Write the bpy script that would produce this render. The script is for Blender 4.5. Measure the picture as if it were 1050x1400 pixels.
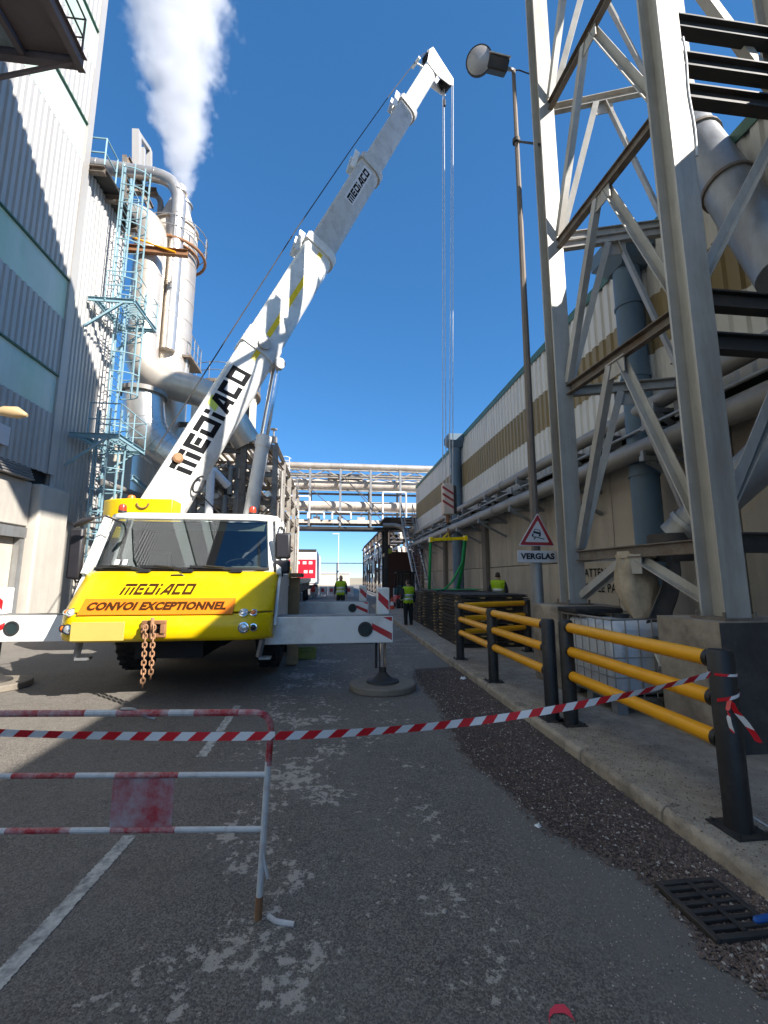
import bpy, bmesh, math, random
from mathutils import Vector, Matrix
random.seed(7)
R = math.radians
for o in list(bpy.data.objects): bpy.data.objects.remove(o)
scene = bpy.context.scene
COL = scene.collection

# ------------------------------------------------------------------ camera
YAW = math.atan(68/600); PIT = math.atan(90/600); F0 = 600.0
CAM = Vector((0, 0, 1.65))
cam_d = bpy.data.cameras.new('camera'); cam = bpy.data.objects.new('camera', cam_d); COL.objects.link(cam)
cam_d.sensor_fit = 'HORIZONTAL'; cam_d.sensor_width = 36; cam_d.lens = 36*F0/1050
cam_d.clip_start = 0.05; cam_d.clip_end = 3000
cam.location = CAM; cam.rotation_euler = (math.pi/2+PIT, 0, -YAW)
scene.camera = cam
_s, _c, _sp, _cp = math.sin(YAW), math.cos(YAW), math.sin(PIT), math.cos(PIT)
FW = Vector((_s*_cp, _c*_cp, _sp)); RT = Vector((_c, -_s, 0)); UP = Vector((-_s*_sp, -_c*_sp, _cp))
def ray(x, y): return FW*F0 + RT*(x-525) + UP*(700-y)
def at(x, y, X=None, Y=None, Z=None):
    """photo pixel -> world point on a wall (X), a depth (Y) or a level (Z)"""
    d = ray(x, y)
    if X is not None: t = (X-CAM.x)/d.x
    elif Y is not None: t = (Y-CAM.y)/d.y
    else: t = (Z-CAM.z)/d.z
    return CAM + d*t
def hit(x, y, p0, n):
    d = ray(x, y); n = Vector(n); return CAM + d*((Vector(p0)-CAM).dot(n)/d.dot(n))
def V(*a): return Vector(a)

# ------------------------------------------------------------------ light
SUN = Vector((0.60, -0.55, 0.575)).normalized()
el = math.asin(SUN.z); az = math.atan2(SUN.x, SUN.y)
world = bpy.data.worlds.new('World'); scene.world = world; world.use_nodes = True
wt = world.node_tree; bg = wt.nodes['Background']
sky = wt.nodes.new('ShaderNodeTexSky'); sky.sky_type = 'NISHITA'; sky.sun_disc = False
sky.sun_elevation = el; sky.sun_rotation = az; sky.altitude = 1500; sky.air_density = 0.8; sky.dust_density = 0.0; sky.ozone_density = 9.0
hs = wt.nodes.new('ShaderNodeHueSaturation'); hs.inputs['Saturation'].default_value = 1.27
gm = wt.nodes.new('ShaderNodeGamma'); gm.inputs[1].default_value = 0.66
wt.links.new(sky.outputs[0], gm.inputs[0]); wt.links.new(gm.outputs[0], hs.inputs['Color']); wt.links.new(hs.outputs[0], bg.inputs[0]); bg.inputs[1].default_value = 0.110
sd = bpy.data.lights.new('sun', 'SUN'); sd.energy = 3.2; sd.angle = R(0.5); sd.color = (1, 0.95, 0.87)
so = bpy.data.objects.new('sun', sd); COL.objects.link(so); so.location = (20, -20, 40)
so.rotation_euler = SUN.to_track_quat('Z', 'Y').to_euler()
vs = scene.view_settings; vs.view_transform = 'Standard'; vs.look = 'None'; vs.gamma = 1; vs.exposure = 1.75

# ------------------------------------------------------------------ materials
MATS = {}
def mat(name, col, rough=0.6, metal=0.0, var=0.12, scale=3.0, bump=0.0, bscale=40.0, dirt=None, damt=0.0, dscale=1.5,
        streak=False, rust=0.0, spec=0.5, trans=0.0, emit=None, detail=6):
    m = bpy.data.materials.new(name); m.use_nodes = True; MATS[name] = m
    nt = m.node_tree; N = nt.nodes; L = nt.links; b = N['Principled BSDF']
    b.inputs['Roughness'].default_value = rough; b.inputs['Metallic'].default_value = metal
    b.inputs['Specular IOR Level'].default_value = spec
    if trans: b.inputs['Transmission Weight'].default_value = trans
    tc = N.new('ShaderNodeTexCoord'); oi = N.new('ShaderNodeObjectInfo')
    mul = N.new('ShaderNodeMath'); mul.operation = 'MULTIPLY'; mul.inputs[1].default_value = 57.0
    L.new(oi.outputs['Random'], mul.inputs[0])
    add = N.new('ShaderNodeVectorMath'); add.operation = 'ADD'
    L.new(tc.outputs['Object'], add.inputs[0]); L.new(mul.outputs[0], add.inputs[1])
    vec = add.outputs[0]
    n1 = N.new('ShaderNodeTexNoise'); n1.inputs['Scale'].default_value = scale; n1.inputs['Detail'].default_value = detail
    n1.inputs['Roughness'].default_value = 0.65; L.new(vec, n1.inputs['Vector'])
    mr = N.new('ShaderNodeMapRange'); mr.inputs[1].default_value = 0.25; mr.inputs[2].default_value = 0.75
    mr.inputs[3].default_value = 1-var; mr.inputs[4].default_value = 1+var; L.new(n1.outputs[0], mr.inputs[0])
    mx = N.new('ShaderNodeVectorMath'); mx.operation = 'SCALE'; mx.inputs[0].default_value = col[:3]; L.new(mr.outputs[0], mx.inputs['Scale'])
    out = mx.outputs[0]
    def layer(out, colour, amount, sc, stretch=None, sharp=0.12):
        n = N.new('ShaderNodeTexNoise'); n.inputs['Scale'].default_value = sc; n.inputs['Detail'].default_value = 8; n.inputs['Roughness'].default_value = 0.7
        v = vec
        if stretch:
            mp = N.new('ShaderNodeMapping'); mp.inputs['Scale'].default_value = stretch; L.new(vec, mp.inputs[0]); v = mp.outputs[0]
        L.new(v, n.inputs['Vector'])
        r = N.new('ShaderNodeMapRange'); t = 0.72-0.42*amount; r.inputs[1].default_value = t-sharp; r.inputs[2].default_value = t+sharp; L.new(n.outputs[0], r.inputs[0])
        k = N.new('ShaderNodeMath'); k.operation = 'MULTIPLY'; k.inputs[1].default_value = min(1, 0.55+amount*0.5); L.new(r.outputs[0], k.inputs[0])
        mm = N.new('ShaderNodeMix'); mm.data_type = 'RGBA'; L.new(k.outputs[0], mm.inputs[0]); L.new(out, mm.inputs[6]); mm.inputs[7].default_value = (*colour, 1)
        return mm.outputs[2]
    if dirt: out = layer(out, dirt, damt, dscale, (1, 1, 0.12) if streak else None)
    if rust: out = layer(out, (0.14, 0.055, 0.02), rust, 6.0, None, 0.05)
    L.new(out, b.inputs['Base Color'])
    nr = N.new('ShaderNodeMapRange'); nr.inputs[3].default_value = max(0.02, rough-0.1); nr.inputs[4].default_value = min(1, rough+0.12); L.new(n1.outputs[0], nr.inputs[0])
    L.new(nr.outputs[0], b.inputs['Roughness'])
    if bump:
        nb = N.new('ShaderNodeTexNoise'); nb.inputs['Scale'].default_value = bscale; nb.inputs['Detail'].default_value = 5; L.new(vec, nb.inputs['Vector'])
        bp = N.new('ShaderNodeBump'); bp.inputs['Strength'].default_value = bump; bp.inputs['Distance'].default_value = 0.02
        L.new(nb.outputs[0], bp.inputs['Height']); L.new(bp.outputs[0], b.inputs['Normal'])
    if emit: b.inputs['Emission Color'].default_value = (*emit[:3], 1); b.inputs['Emission Strength'].default_value = emit[3]
    return m
D_ = (0.11, 0.09, 0.07)
mat('white_paint', (0.80, 0.79, 0.76), 0.35, var=0.04, dirt=(0.45, 0.41, 0.35), damt=0.25, dscale=2.0)
mat('boom_white', (0.78, 0.77, 0.74), 0.38, var=0.05, dirt=(0.40, 0.36, 0.31), damt=0.3, dscale=1.6)
mat('boom_grey_shaded', (0.50, 0.49, 0.47), 0.42, var=0.06, dirt=(0.3, 0.28, 0.25), damt=0.35, dscale=2.5)  # grey darkened to carry the shade on the middle boom sections
mat('yellow_paint', (0.92, 0.62, 0.001), 0.28, var=0.04, dirt=(0.60, 0.42, 0.03), damt=0.12, dscale=3)
mat('yellow_rail', (0.88, 0.40, 0.006), 0.42, var=0.05, dirt=(0.35, 0.17, 0.03), damt=0.1, dscale=4)
mat('orange_sign', (0.72, 0.19, 0.002), 0.45, var=0.04)
mat('brown_letter', (0.05, 0.018, 0.005), 0.85, var=0.05, spec=0.1)
mat('black_letter', (0.014, 0.014, 0.016), 0.85, var=0.2, spec=0.1)
mat('plate_tan', (0.55, 0.42, 0.10), 0.5, var=0.06)
mat('red_paint', (0.50, 0.016, 0.02), 0.42, var=0.1, dirt=(0.35, 0.2, 0.18), damt=0.2, dscale=8)
mat('red_worn', (0.38, 0.020, 0.028), 0.55, var=0.18, dirt=(0.50, 0.42, 0.40), damt=0.45, dscale=14)
mat('white_worn', (0.58, 0.57, 0.56), 0.55, var=0.1, dirt=(0.34, 0.26, 0.24), damt=0.3, dscale=14)
mat('tape_red', (0.66, 0.012, 0.022), 0.35, var=0.05)
mat('tape_white', (0.78, 0.76, 0.76), 0.35, var=0.04)
mat('black_plastic', (0.018, 0.018, 0.020), 0.5, var=0.2, dirt=(0.06, 0.055, 0.05), damt=0.25, dscale=5)
mat('rubber', (0.018, 0.017, 0.017), 0.85, var=0.25, bump=0.3, bscale=30, dirt=(0.09, 0.075, 0.06), damt=0.25)
mat('dark_steel', (0.045, 0.043, 0.042), 0.6, 0.3, var=0.25, dirt=(0.10, 0.07, 0.05), damt=0.25)
mat('under_black', (0.012, 0.012, 0.012), 0.8, var=0.3)
mat('galvanised', (0.33, 0.335, 0.34), 0.48, 0.55, var=0.12, scale=5, dirt=(0.20, 0.18, 0.155), damt=0.35, dscale=2.2, streak=True)
mat('tower_steel', (0.46, 0.44, 0.405), 0.55, 0.25, var=0.12, scale=4, dirt=(0.24, 0.21, 0.17), damt=0.4, dscale=1.6, streak=True)
mat('rusty_beam', (0.20, 0.175, 0.15), 0.7, 0.15, var=0.2, dirt=(0.13, 0.075, 0.04), damt=0.45, dscale=5)
mat('chrome', (0.75, 0.76, 0.78), 0.12, 1.0, var=0.04)
mat('aluminium', (0.70, 0.66, 0.61), 0.30, 0.75, var=0.08, scale=1.5, dirt=(0.40, 0.36, 0.31), damt=0.25, dscale=1.0)
mat('aluminium_cream', (0.66, 0.585, 0.50), 0.36, 0.55, var=0.08, scale=1.5, dirt=(0.36, 0.28, 0.21), damt=0.3, dscale=1.2, streak=True)
mat('pipe_grey', (0.30, 0.285, 0.265), 0.5, 0.2, var=0.12, dirt=(0.17, 0.14, 0.11), damt=0.3)
mat('ladder_blue', (0.25, 0.40, 0.46), 0.55, 0.0, var=0.1, dirt=(0.30, 0.27, 0.22), damt=0.2, dscale=6)
mat('drain_blue', (0.10, 0.165, 0.23), 0.55, 0.0, var=0.12, dirt=(0.13, 0.14, 0.15), damt=0.35, dscale=2.0, streak=True)
mat('rust_chain', (0.36, 0.19, 0.10), 0.75, 0.2, var=0.3, dirt=(0.45, 0.28, 0.18), damt=0.3, dscale=20)
mat('rust_brown', (0.27, 0.13, 0.06), 0.75, 0.1, var=0.25, scale=6)
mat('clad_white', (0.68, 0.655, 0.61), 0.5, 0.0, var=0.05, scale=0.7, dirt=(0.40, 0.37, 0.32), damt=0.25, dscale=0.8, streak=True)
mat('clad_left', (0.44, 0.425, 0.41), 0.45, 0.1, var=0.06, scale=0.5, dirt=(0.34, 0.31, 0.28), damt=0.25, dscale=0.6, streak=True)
mat('clad_brown', (0.27, 0.20, 0.095), 0.55, 0.0, var=0.12, scale=0.8, dirt=(0.19, 0.15, 0.09), damt=0.3, dscale=0.8, streak=True)
mat('clad_panel_green', (0.44, 0.58, 0.46), 0.35, 0.0, var=0.14, scale=0.9, dirt=(0.62, 0.66, 0.62), damt=0.4, dscale=0.7, streak=True)
mat('trim_green', (0.05, 0.13, 0.09), 0.5, var=0.1)
mat('concrete_wall', (0.47, 0.40, 0.315), 0.85, var=0.16, scale=1.1, bump=0.25, bscale=25, dirt=(0.29, 0.24, 0.185), damt=0.42, dscale=0.8, streak=True)
mat('concrete_dark', (0.19, 0.16, 0.13), 0.85, var=0.2, scale=1.5, bump=0.3, bscale=20, dirt=(0.08, 0.07, 0.06), damt=0.4, dscale=1.2, streak=True)
mat('concrete_light', (0.50, 0.46, 0.40), 0.85, var=0.1, scale=1.5, bump=0.2, dirt=(0.34, 0.31, 0.27), damt=0.35, dscale=1.0, streak=True)
mat('concrete_block', (0.37, 0.31, 0.245), 0.9, var=0.22, scale=3, bump=0.5, bscale=18, dirt=(0.11, 0.09, 0.07), damt=0.42, dscale=2.0)
mat('block_dark_face', (0.055, 0.05, 0.047), 0.85, var=0.35, scale=5, bump=0.4, bscale=20, dirt=(0.12, 0.11, 0.10), damt=0.28, dscale=3)
mat('kerb_concrete', (0.40, 0.335, 0.26), 0.9, var=0.2, scale=6, bump=0.5, bscale=60, dirt=(0.12, 0.10, 0.08), damt=0.35, dscale=5)
mat('pad_disc', (0.235, 0.20, 0.16), 0.9, var=0.2, scale=5, bump=0.4, dirt=(0.13, 0.11, 0.09), damt=0.4, dscale=5)
mat('dark_void', (0.015, 0.014, 0.013), 0.9, var=0.2)
mat('glass_dark', (0.03, 0.045, 0.045), 0.05, 0.0, var=0.1, spec=0.9)
mat('interior', (0.05, 0.055, 0.055), 0.8, var=0.2)
mat('dash_grey', (0.30, 0.32, 0.27), 0.8, var=0.1)
mat('seat_grey', (0.10, 0.11, 0.12), 0.85, var=0.15)
mat('ibc_plastic', (0.62, 0.63, 0.66), 0.5, 0.0, var=0.08, scale=2.5, dirt=(0.30, 0.29, 0.28), damt=0.35, dscale=2)
mat('canvas', (0.50, 0.40, 0.28), 0.95, var=0.15, scale=3, bump=0.4, bscale=30, dirt=(0.20, 0.155, 0.105), damt=0.4, dscale=2)
mat('rubber_flap', (0.10, 0.09, 0.08), 0.8, var=0.2)
mat('pole_brown', (0.20, 0.16, 0.13), 0.7, 0.1, var=0.2, dirt=(0.10, 0.075, 0.06), damt=0.4, dscale=3, streak=True)
mat('sign_white', (0.62, 0.61, 0.62), 0.5, var=0.05, dirt=(0.45, 0.42, 0.40), damt=0.2, dscale=6)
mat('sign_red', (0.36, 0.03, 0.035), 0.5, var=0.08)
mat('sign_black', (0.015, 0.016, 0.022), 0.5, var=0.1)
mat('lens_grey', (0.38, 0.36, 0.36), 0.3, 0.2, var=0.12, scale=9)
mat('amber', (0.75, 0.18, 0.03), 0.25, var=0.08)
mat('red_lamp', (0.55, 0.05, 0.02), 0.22, var=0.08)
mat('lamp_glass', (0.75, 0.75, 0.75), 0.1, 0.6, var=0.15, scale=30)
mat('timber', (0.34, 0.24, 0.13), 0.85, var=0.22, scale=7, dirt=(0.18, 0.13, 0.08), damt=0.35, dscale=3, streak=True)
mat('mat_black', (0.035, 0.031, 0.029), 0.7, var=0.3, dirt=(0.12, 0.10, 0.085), damt=0.35, dscale=3)
mat('spacer_wood', (0.48, 0.33, 0.12), 0.8, var=0.2)
mat('crate_green', (0.24, 0.26, 0.05), 0.7, var=0.15, dirt=(0.2, 0.17, 0.1), damt=0.35, dscale=6)
mat('sling_green', (0.01, 0.28, 0.07), 0.7, var=0.12)
mat('hook_white', (0.62, 0.50, 0.42), 0.5, var=0.08)
mat('hivis', (0.42, 0.62, 0.008), 0.65, var=0.08, emit=None)
mat('reflective', (0.62, 0.64, 0.62), 0.35, 0.2, var=0.05)
mat('cloth_navy', (0.02, 0.024, 0.04), 0.9, var=0.2)
mat('cloth_dark', (0.018, 0.016, 0.016), 0.9, var=0.2)
mat('boot', (0.10, 0.045, 0.025), 0.8, var=0.2)
mat('skin', (0.50, 0.29, 0.20), 0.55, var=0.06)
mat('hair', (0.06, 0.04, 0.028), 0.8, var=0.2)
mat('eye', (0.03, 0.02, 0.02), 0.2, var=0.05)
mat('helmet_white', (0.72, 0.70, 0.66), 0.4, var=0.05)
mat('trailer_red', (0.62, 0.012, 0.035), 0.45, var=0.06)
mat('trailer_white', (0.74, 0.73, 0.73), 0.45, var=0.06, dirt=(0.4, 0.38, 0.36), damt=0.2)
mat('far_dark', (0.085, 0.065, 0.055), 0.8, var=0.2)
mat('maroon_wall', (0.12, 0.055, 0.045), 0.75, var=0.15)
mat('teal_paint', (0.02, 0.10, 0.12), 0.5, var=0.1)
mat('cone_orange', (0.70, 0.06, 0.02), 0.5, var=0.08)
mat('deck_steel', (0.24, 0.235, 0.23), 0.6, 0.2, var=0.15, dirt=(0.13, 0.1, 0.08), damt=0.3)
mat('steel_frame', (0.36, 0.335, 0.30), 0.6, 0.1, var=0.2, dirt=(0.17, 0.12, 0.085), damt=0.42, dscale=2)
mat('pipe_cream', (0.66, 0.58, 0.50), 0.55, 0.0, var=0.1, dirt=(0.32, 0.24, 0.18), damt=0.35, dscale=0.8)
mat('brown_canopy', (0.17, 0.125, 0.12), 0.6, 0.1, var=0.15, dirt=(0.06, 0.045, 0.045), damt=0.3)
mat('canopy_glass', (0.30, 0.33, 0.33), 0.25, 0.0, var=0.2, scale=2)
mat('cream_building', (0.62, 0.55, 0.44), 0.85, var=0.1, dirt=(0.45, 0.38, 0.30), damt=0.3, dscale=0.6, streak=True)
mat('sand', (0.36, 0.30, 0.20), 0.95, var=0.2, scale=0.15)
mat('stone_grit', (0.16, 0.115, 0.095), 0.9, var=0.6, scale=30)
mat('stone_pale', (0.42, 0.38, 0.33), 0.9, var=0.3, scale=30)
mat('litter_white', (0.75, 0.75, 0.74), 0.6, var=0.06)
mat('litter_pink', (0.62, 0.28, 0.36), 0.6, var=0.1)
mat('bottle_blue', (0.01, 0.08, 0.30), 0.4, var=0.1)
mat('wire_white', (0.6, 0.6, 0.6), 0.5, var=0.1)
mat('lamp_shell', (0.48, 0.34, 0.18), 0.5, var=0.1)
mat('mirror_shell', (0.022, 0.02, 0.024), 0.45, var=0.1)
mat('paint_red_mark', (0.75, 0.05, 0.08), 0.5, var=0.15)

# ------------------------------------------------------------------ mesh helpers
def frame(d, up=None):
    d = d.normalized(); up = Vector(up) if up is not None else Vector((0, 0, 1))
    if abs(d.dot(up)) > 0.995*up.length: up = Vector((0, 1, 0)) if abs(d.y) < 0.9 else Vector((1, 0, 0))
    s = d.cross(up).normalized(); return d, s, s.cross(d).normalized()
def I_prof(w, h, t=None):
    t = t or min(w, h)*0.09; a, b = w/2, h/2
    return [(-a,-b),(a,-b),(a,-b+t),(t/2,-b+t),(t/2,b-t),(a,b-t),(a,b),(-a,b),(-a,b-t),(-t/2,b-t),(-t/2,-b+t),(-a,-b+t)]
def L_prof(w, t=None):
    t = t or w*0.14; return [(-w/2,-w/2),(w/2,-w/2),(w/2,-w/2+t),(-w/2+t,-w/2+t),(-w/2+t,w/2),(-w/2,w/2)]
def C_prof(w, h, t=None):
    t = t or w*0.15; a, b = w/2, h/2
    return [(-a,-b),(a,-b),(a,-b+t),(-a+t,-b+t),(-a+t,b-t),(a,b-t),(a,b),(-a,b)]
class MB:
    def __init__(s): s.v = []; s.f = []; s.mi = []; s.cur = 0
    def _add(s, vs, fs):
        n = len(s.v); s.v += [Vector(p) for p in vs]; s.f += [tuple(i+n for i in f) for f in fs]; s.mi += [s.cur]*len(fs); return s
    def hexa(s, p):
        return s._add(p, [(0,3,2,1),(4,5,6,7),(0,1,5,4),(1,2,6,5),(2,3,7,6),(3,0,4,7)])
    def mm(s, x0, x1, y0, y1, z0, z1):
        return s.hexa([(x0,y0,z0),(x1,y0,z0),(x1,y1,z0),(x0,y1,z0),(x0,y0,z1),(x1,y0,z1),(x1,y1,z1),(x0,y1,z1)])
    def box(s, c, sz, rz=0, M=None):
        c = Vector(c); h = Vector(sz)/2; m = M or Matrix.Rotation(rz, 3, 'Z')
        return s.hexa([c + m @ Vector((a*h.x, b*h.y, d*h.z)) for d in (-1, 1) for a, b in ((-1,-1),(1,-1),(1,1),(-1,1))])
    def sect(s, p0, p1, prof, up=None, cap=True):
        p0, p1 = Vector(p0), Vector(p1); d, a, b = frame(p1-p0, up); n = len(prof)
        vs = [p+a*x+b*y for p in (p0, p1) for x, y in prof]
        fs = [(i, (i+1) % n, n+(i+1) % n, n+i) for i in range(n)]
        if cap: fs += [tuple(range(n-1, -1, -1)), tuple(range(n, 2*n))]
        return s._add(vs, fs)
    def beam(s, p0, p1, w, h=None, up=None):
        h = h or w; return s.sect(p0, p1, [(-w/2,-h/2),(w/2,-h/2),(w/2,h/2),(-w/2,h/2)], up)
    def tube(s, p0, p1, r0, r1=None, n=12, cap=True):
        r1 = r0 if r1 is None else r1; p0, p1 = Vector(p0), Vector(p1); d, a, b = frame(p1-p0)
        vs = [p+(a*math.cos(2*math.pi*i/n)+b*math.sin(2*math.pi*i/n))*r for p, r in ((p0, r0), (p1, r1)) for i in range(n)]
        fs = [(i, (i+1) % n, n+(i+1) % n, n+i) for i in range(n)]
        if cap: fs += [tuple(range(n-1, -1, -1)), tuple(range(n, 2*n))]
        return s._add(vs, fs)
    def path(s, pts, r, n=12, cap=True, closed=False):
        pts = [Vector(p) for p in pts]; m = len(pts); rs = r if isinstance(r, (list, tuple)) else [r]*m
        vs = []; a = None
        for i, p in enumerate(pts):
            if closed: t = pts[(i+1) % m]-pts[i-1]
            else: t = pts[min(i+1, m-1)]-pts[max(i-1, 0)]
            t.normalize()
            if a is None: _, a, _ = frame(t)
            a = (a - t*a.dot(t)).normalized(); b = t.cross(a)
            vs += [p+(a*math.cos(2*math.pi*k/n)+b*math.sin(2*math.pi*k/n))*rs[i] for k in range(n)]
        fs = [(i*n+k, i*n+(k+1) % n, ((i+1) % m)*n+(k+1) % n, ((i+1) % m)*n+k) for i in range(m if closed else m-1) for k in range(n)]
        if cap and not closed: fs += [tuple(range(n-1, -1, -1)), tuple(range((m-1)*n, m*n))]
        return s._add(vs, fs)
    def lathe(s, prof, c=(0,0,0), n=16, axis=(0,0,1), cap=True):
        c = Vector(c); d, a, b = frame(Vector(axis)); m = len(prof)
        vs = [c+d*z+(a*math.cos(2*math.pi*k/n)+b*math.sin(2*math.pi*k/n))*r for r, z in prof for k in range(n)]
        fs = [(i*n+k, i*n+(k+1) % n, (i+1)*n+(k+1) % n, (i+1)*n+k) for i in range(m-1) for k in range(n)]
        if cap: fs += [tuple(range(n-1, -1, -1)), tuple(range((m-1)*n, m*n))]
        return s._add(vs, fs)
    def prism(s, poly, o, ax, ay, az):
        o, ax, ay, az = Vector(o), Vector(ax), Vector(ay), Vector(az); n = len(poly)
        vs = [o+ax*x+ay*y+az*k for k in (0, 1) for x, y in poly]
        fs = [(i, (i+1) % n, n+(i+1) % n, n+i) for i in range(n)] + [tuple(range(n-1, -1, -1)), tuple(range(n, 2*n))]
        return s._add(vs, fs)
    def grid(s, rows):
        m, n = len(rows), len(rows[0])
        return s._add([p for r in rows for p in r], [(i*n+j, i*n+j+1, (i+1)*n+j+1, (i+1)*n+j) for i in range(m-1) for j in range(n-1)])
    def build(s, name, material, parent=None, smooth=35, bevel=0, solid=0, fix=True):
        me = bpy.data.meshes.new(name)
        off = OFF.get(parent.name, Vector((0,0,0))) if parent else Vector((0,0,0))
        me.from_pydata([tuple(p-off) for p in s.v], [], s.f)
        mats = material if isinstance(material, (list, tuple)) else [material]
        for k in mats: me.materials.append(MATS[k])
        if len(mats) > 1: me.polygons.foreach_set('material_index', s.mi)
        if fix:
            bm = bmesh.new(); bm.from_mesh(me); bmesh.ops.recalc_face_normals(bm, faces=bm.faces); bm.to_mesh(me); bm.free()
        if smooth:
            me.polygons.foreach_set('use_smooth', [True]*len(me.polygons)); me.set_sharp_from_angle(angle=R(smooth))
        me.update()
        o = bpy.data.objects.new(name, me); COL.objects.link(o)
        if parent: o.parent = parent
        OFF[o.name] = off
        if solid: md = o.modifiers.new('solid', 'SOLIDIFY'); md.thickness = solid
        if bevel: md = o.modifiers.new('bevel', 'BEVEL'); md.width = bevel; md.segments = 2; md.limit_method = 'ANGLE'
        return o
OFF = {}
def tag(o, label=None, cat=None, group=None, kind=None):
    if label: o['label'] = label
    if cat: o['category'] = cat
    if group: o['group'] = group
    if kind: o['kind'] = kind
    return o
def thing(name, label, cat, loc, group=None):
    o = bpy.data.objects.new(name, None); COL.objects.link(o); o.location = Vector(loc); o.empty_display_size = 0.2
    OFF[o.name] = Vector(loc); return tag(o, label, cat, group)
def solo(mb, name, material, label, cat, loc, group=None, **k):
    """a thing that is one mesh, with its origin at its base"""
    loc = Vector(loc); mb.v = [p-loc for p in mb.v]; o = mb.build(name, material, **k); o.location = loc; OFF[o.name] = loc
    return tag(o, label, cat, group)
def copy_tree(o, loc=None, parent=None):
    c = o.copy(); COL.objects.link(c)
    if parent: c.parent = parent
    if loc is not None: c.location = loc
    for ch in o.children: copy_tree(ch, None, c)
    return c
def piece(src, parent, d):
    c = src.copy(); COL.objects.link(c); c.parent = parent; c.location = src.location+Vector(d); OFF[c.name] = OFF[src.name]; return c
def structure(o): o['kind'] = 'structure'; return o
def bez(p0, p1, p2, n=8):
    p0, p1, p2 = Vector(p0), Vector(p1), Vector(p2)
    return [p0*(1-t)**2+p1*2*t*(1-t)+p2*t*t for t in [i/n for i in range(n+1)]]
def bends(pts, rad, n=7):
    """polyline with rounded corners"""
    pts = [Vector(p) for p in pts]; out = [pts[0]]
    for i in range(1, len(pts)-1):
        a = (pts[i-1]-pts[i]); b = (pts[i+1]-pts[i]); r = min(rad, a.length*0.49, b.length*0.49)
        out += bez(pts[i]+a.normalized()*r, pts[i], pts[i]+b.normalized()*r, n)
    return out+[pts[-1]]
_tcache = {}
def text_mesh(txt, bold=0.0):
    cu = bpy.data.curves.new('t', 'FONT'); cu.body = txt; cu.size = 1; cu.offset = bold; cu.resolution_u = 3; cu.space_character = 1.05
    o = bpy.data.objects.new('t', cu); COL.objects.link(o); dg = bpy.context.evaluated_depsgraph_get(); dg.update()
    me = bpy.data.meshes.new_from_object(o.evaluated_get(dg)); vs = [v.co.copy() for v in me.vertices]; fs = [tuple(p.vertices) for p in me.polygons]
    bpy.data.objects.remove(o); bpy.data.curves.remove(cu); bpy.data.meshes.remove(me); return vs, fs
def text_on(mb, txt, o, ax, ay, width=None, height=None, bold=0.0, shear=0.0, depth=0.003):
    """flat lettering: o = lower left corner, ax / ay unit vectors"""
    vs, fs = text_mesh(txt, bold); x0 = min(v.x for v in vs); x1 = max(v.x for v in vs); y0 = min(v.y for v in vs); y1 = max(v.y for v in vs)
    sy = height/(y1-y0); sx = width/(x1-x0) if width else sy; o, ax, ay = Vector(o), Vector(ax), Vector(ay); n = ax.cross(ay)
    mb._add([o+ax*((v.x-x0)*sx+shear*(v.y-y0)*sy)+ay*((v.y-y0)*sy)+n*depth for v in vs], fs)
_k = .28   # stroke of the squared stencil capitals, unit-high grid: list of polygons and the advance width
def _r(x0, y0, x1, y1): return [(x0,y0),(x1,y0),(x1,y1),(x0,y1)]
LET = {
 'M': ([_r(0,0,_k,.68), _r(0,.74,1.25,1), _r(.50,0,.75,.68), _r(.97,0,1.25,.68)], 1.25),
 'E': ([_r(0,0,_k,1), _r(_k,0,.9,.25), _r(_k+.05,.38,.82,.62), _r(_k,.75,.9,1)], .9),
 'D': ([_r(0,0,_k,.68), _r(_k,0,1.05,.25), _r(1.05-_k,.25,1.05,.74), _r(0,.74,1.05,1)], 1.05),
 'I': ([_r(0,0,_k,.62), _r(0,.76,_k,1)], _k),
 'A': ([[(0,0),(.32,0),(.80,.76),(.80,1),(.58,1)], _r(.80,0,1.08,1), [(.40,.16),(.80,.16),(.80,.40),(.55,.40)]], 1.08),
 'C': ([_r(0,0,_k,1), _r(_k,0,.92,.25), _r(_k,.75,.92,1)], .92),
 'O': ([_r(0,0,_k,1), _r(_k,0,1.08,.25), _r(_k,.75,1.08,1), _r(1.08-_k,.25,1.08,.75)], 1.08)}
def letters(mb, txt, o, ax, ay, width, height, slant=0.18, depth=0.004, gap=0.16):
    tot = sum(LET[c][1] for c in txt)+gap*(len(txt)-1); k = (width-slant*height)/tot; x = 0
    o, ax, ay = Vector(o), Vector(ax), Vector(ay); n = ax.cross(ay)
    for c in txt:
        for i, poly in enumerate(LET[c][0]):
            mb._add([o+ax*((x+p[0])*k+slant*p[1]*height)+ay*(p[1]*height)+n*(depth+i*0.0004) for p in poly], [tuple(range(len(poly)))])
        x += LET[c][1]+gap
def corrugated(mb, o, along, length, z0, z1, normal, pitch=0.25, depth=0.035):
    """trapezoid sheet"""
    o, along, normal = Vector(o), Vector(along), Vector(normal); n = int(length/pitch); r0, r1 = [], []
    for i in range(n+1):
        for f, d in ((0, 0), (.30, 0), (.42, 1), (.88, 1)):
            if (i+f)*pitch > length: break
            p = o+along*((i+f)*pitch)+normal*(d*depth); r0.append(V(p.x, p.y, z0)); r1.append(V(p.x, p.y, z1))
    p = o+along*length; r0.append(V(p.x, p.y, z0)); r1.append(V(p.x, p.y, z1))
    mb.grid([r0, r1])
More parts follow.
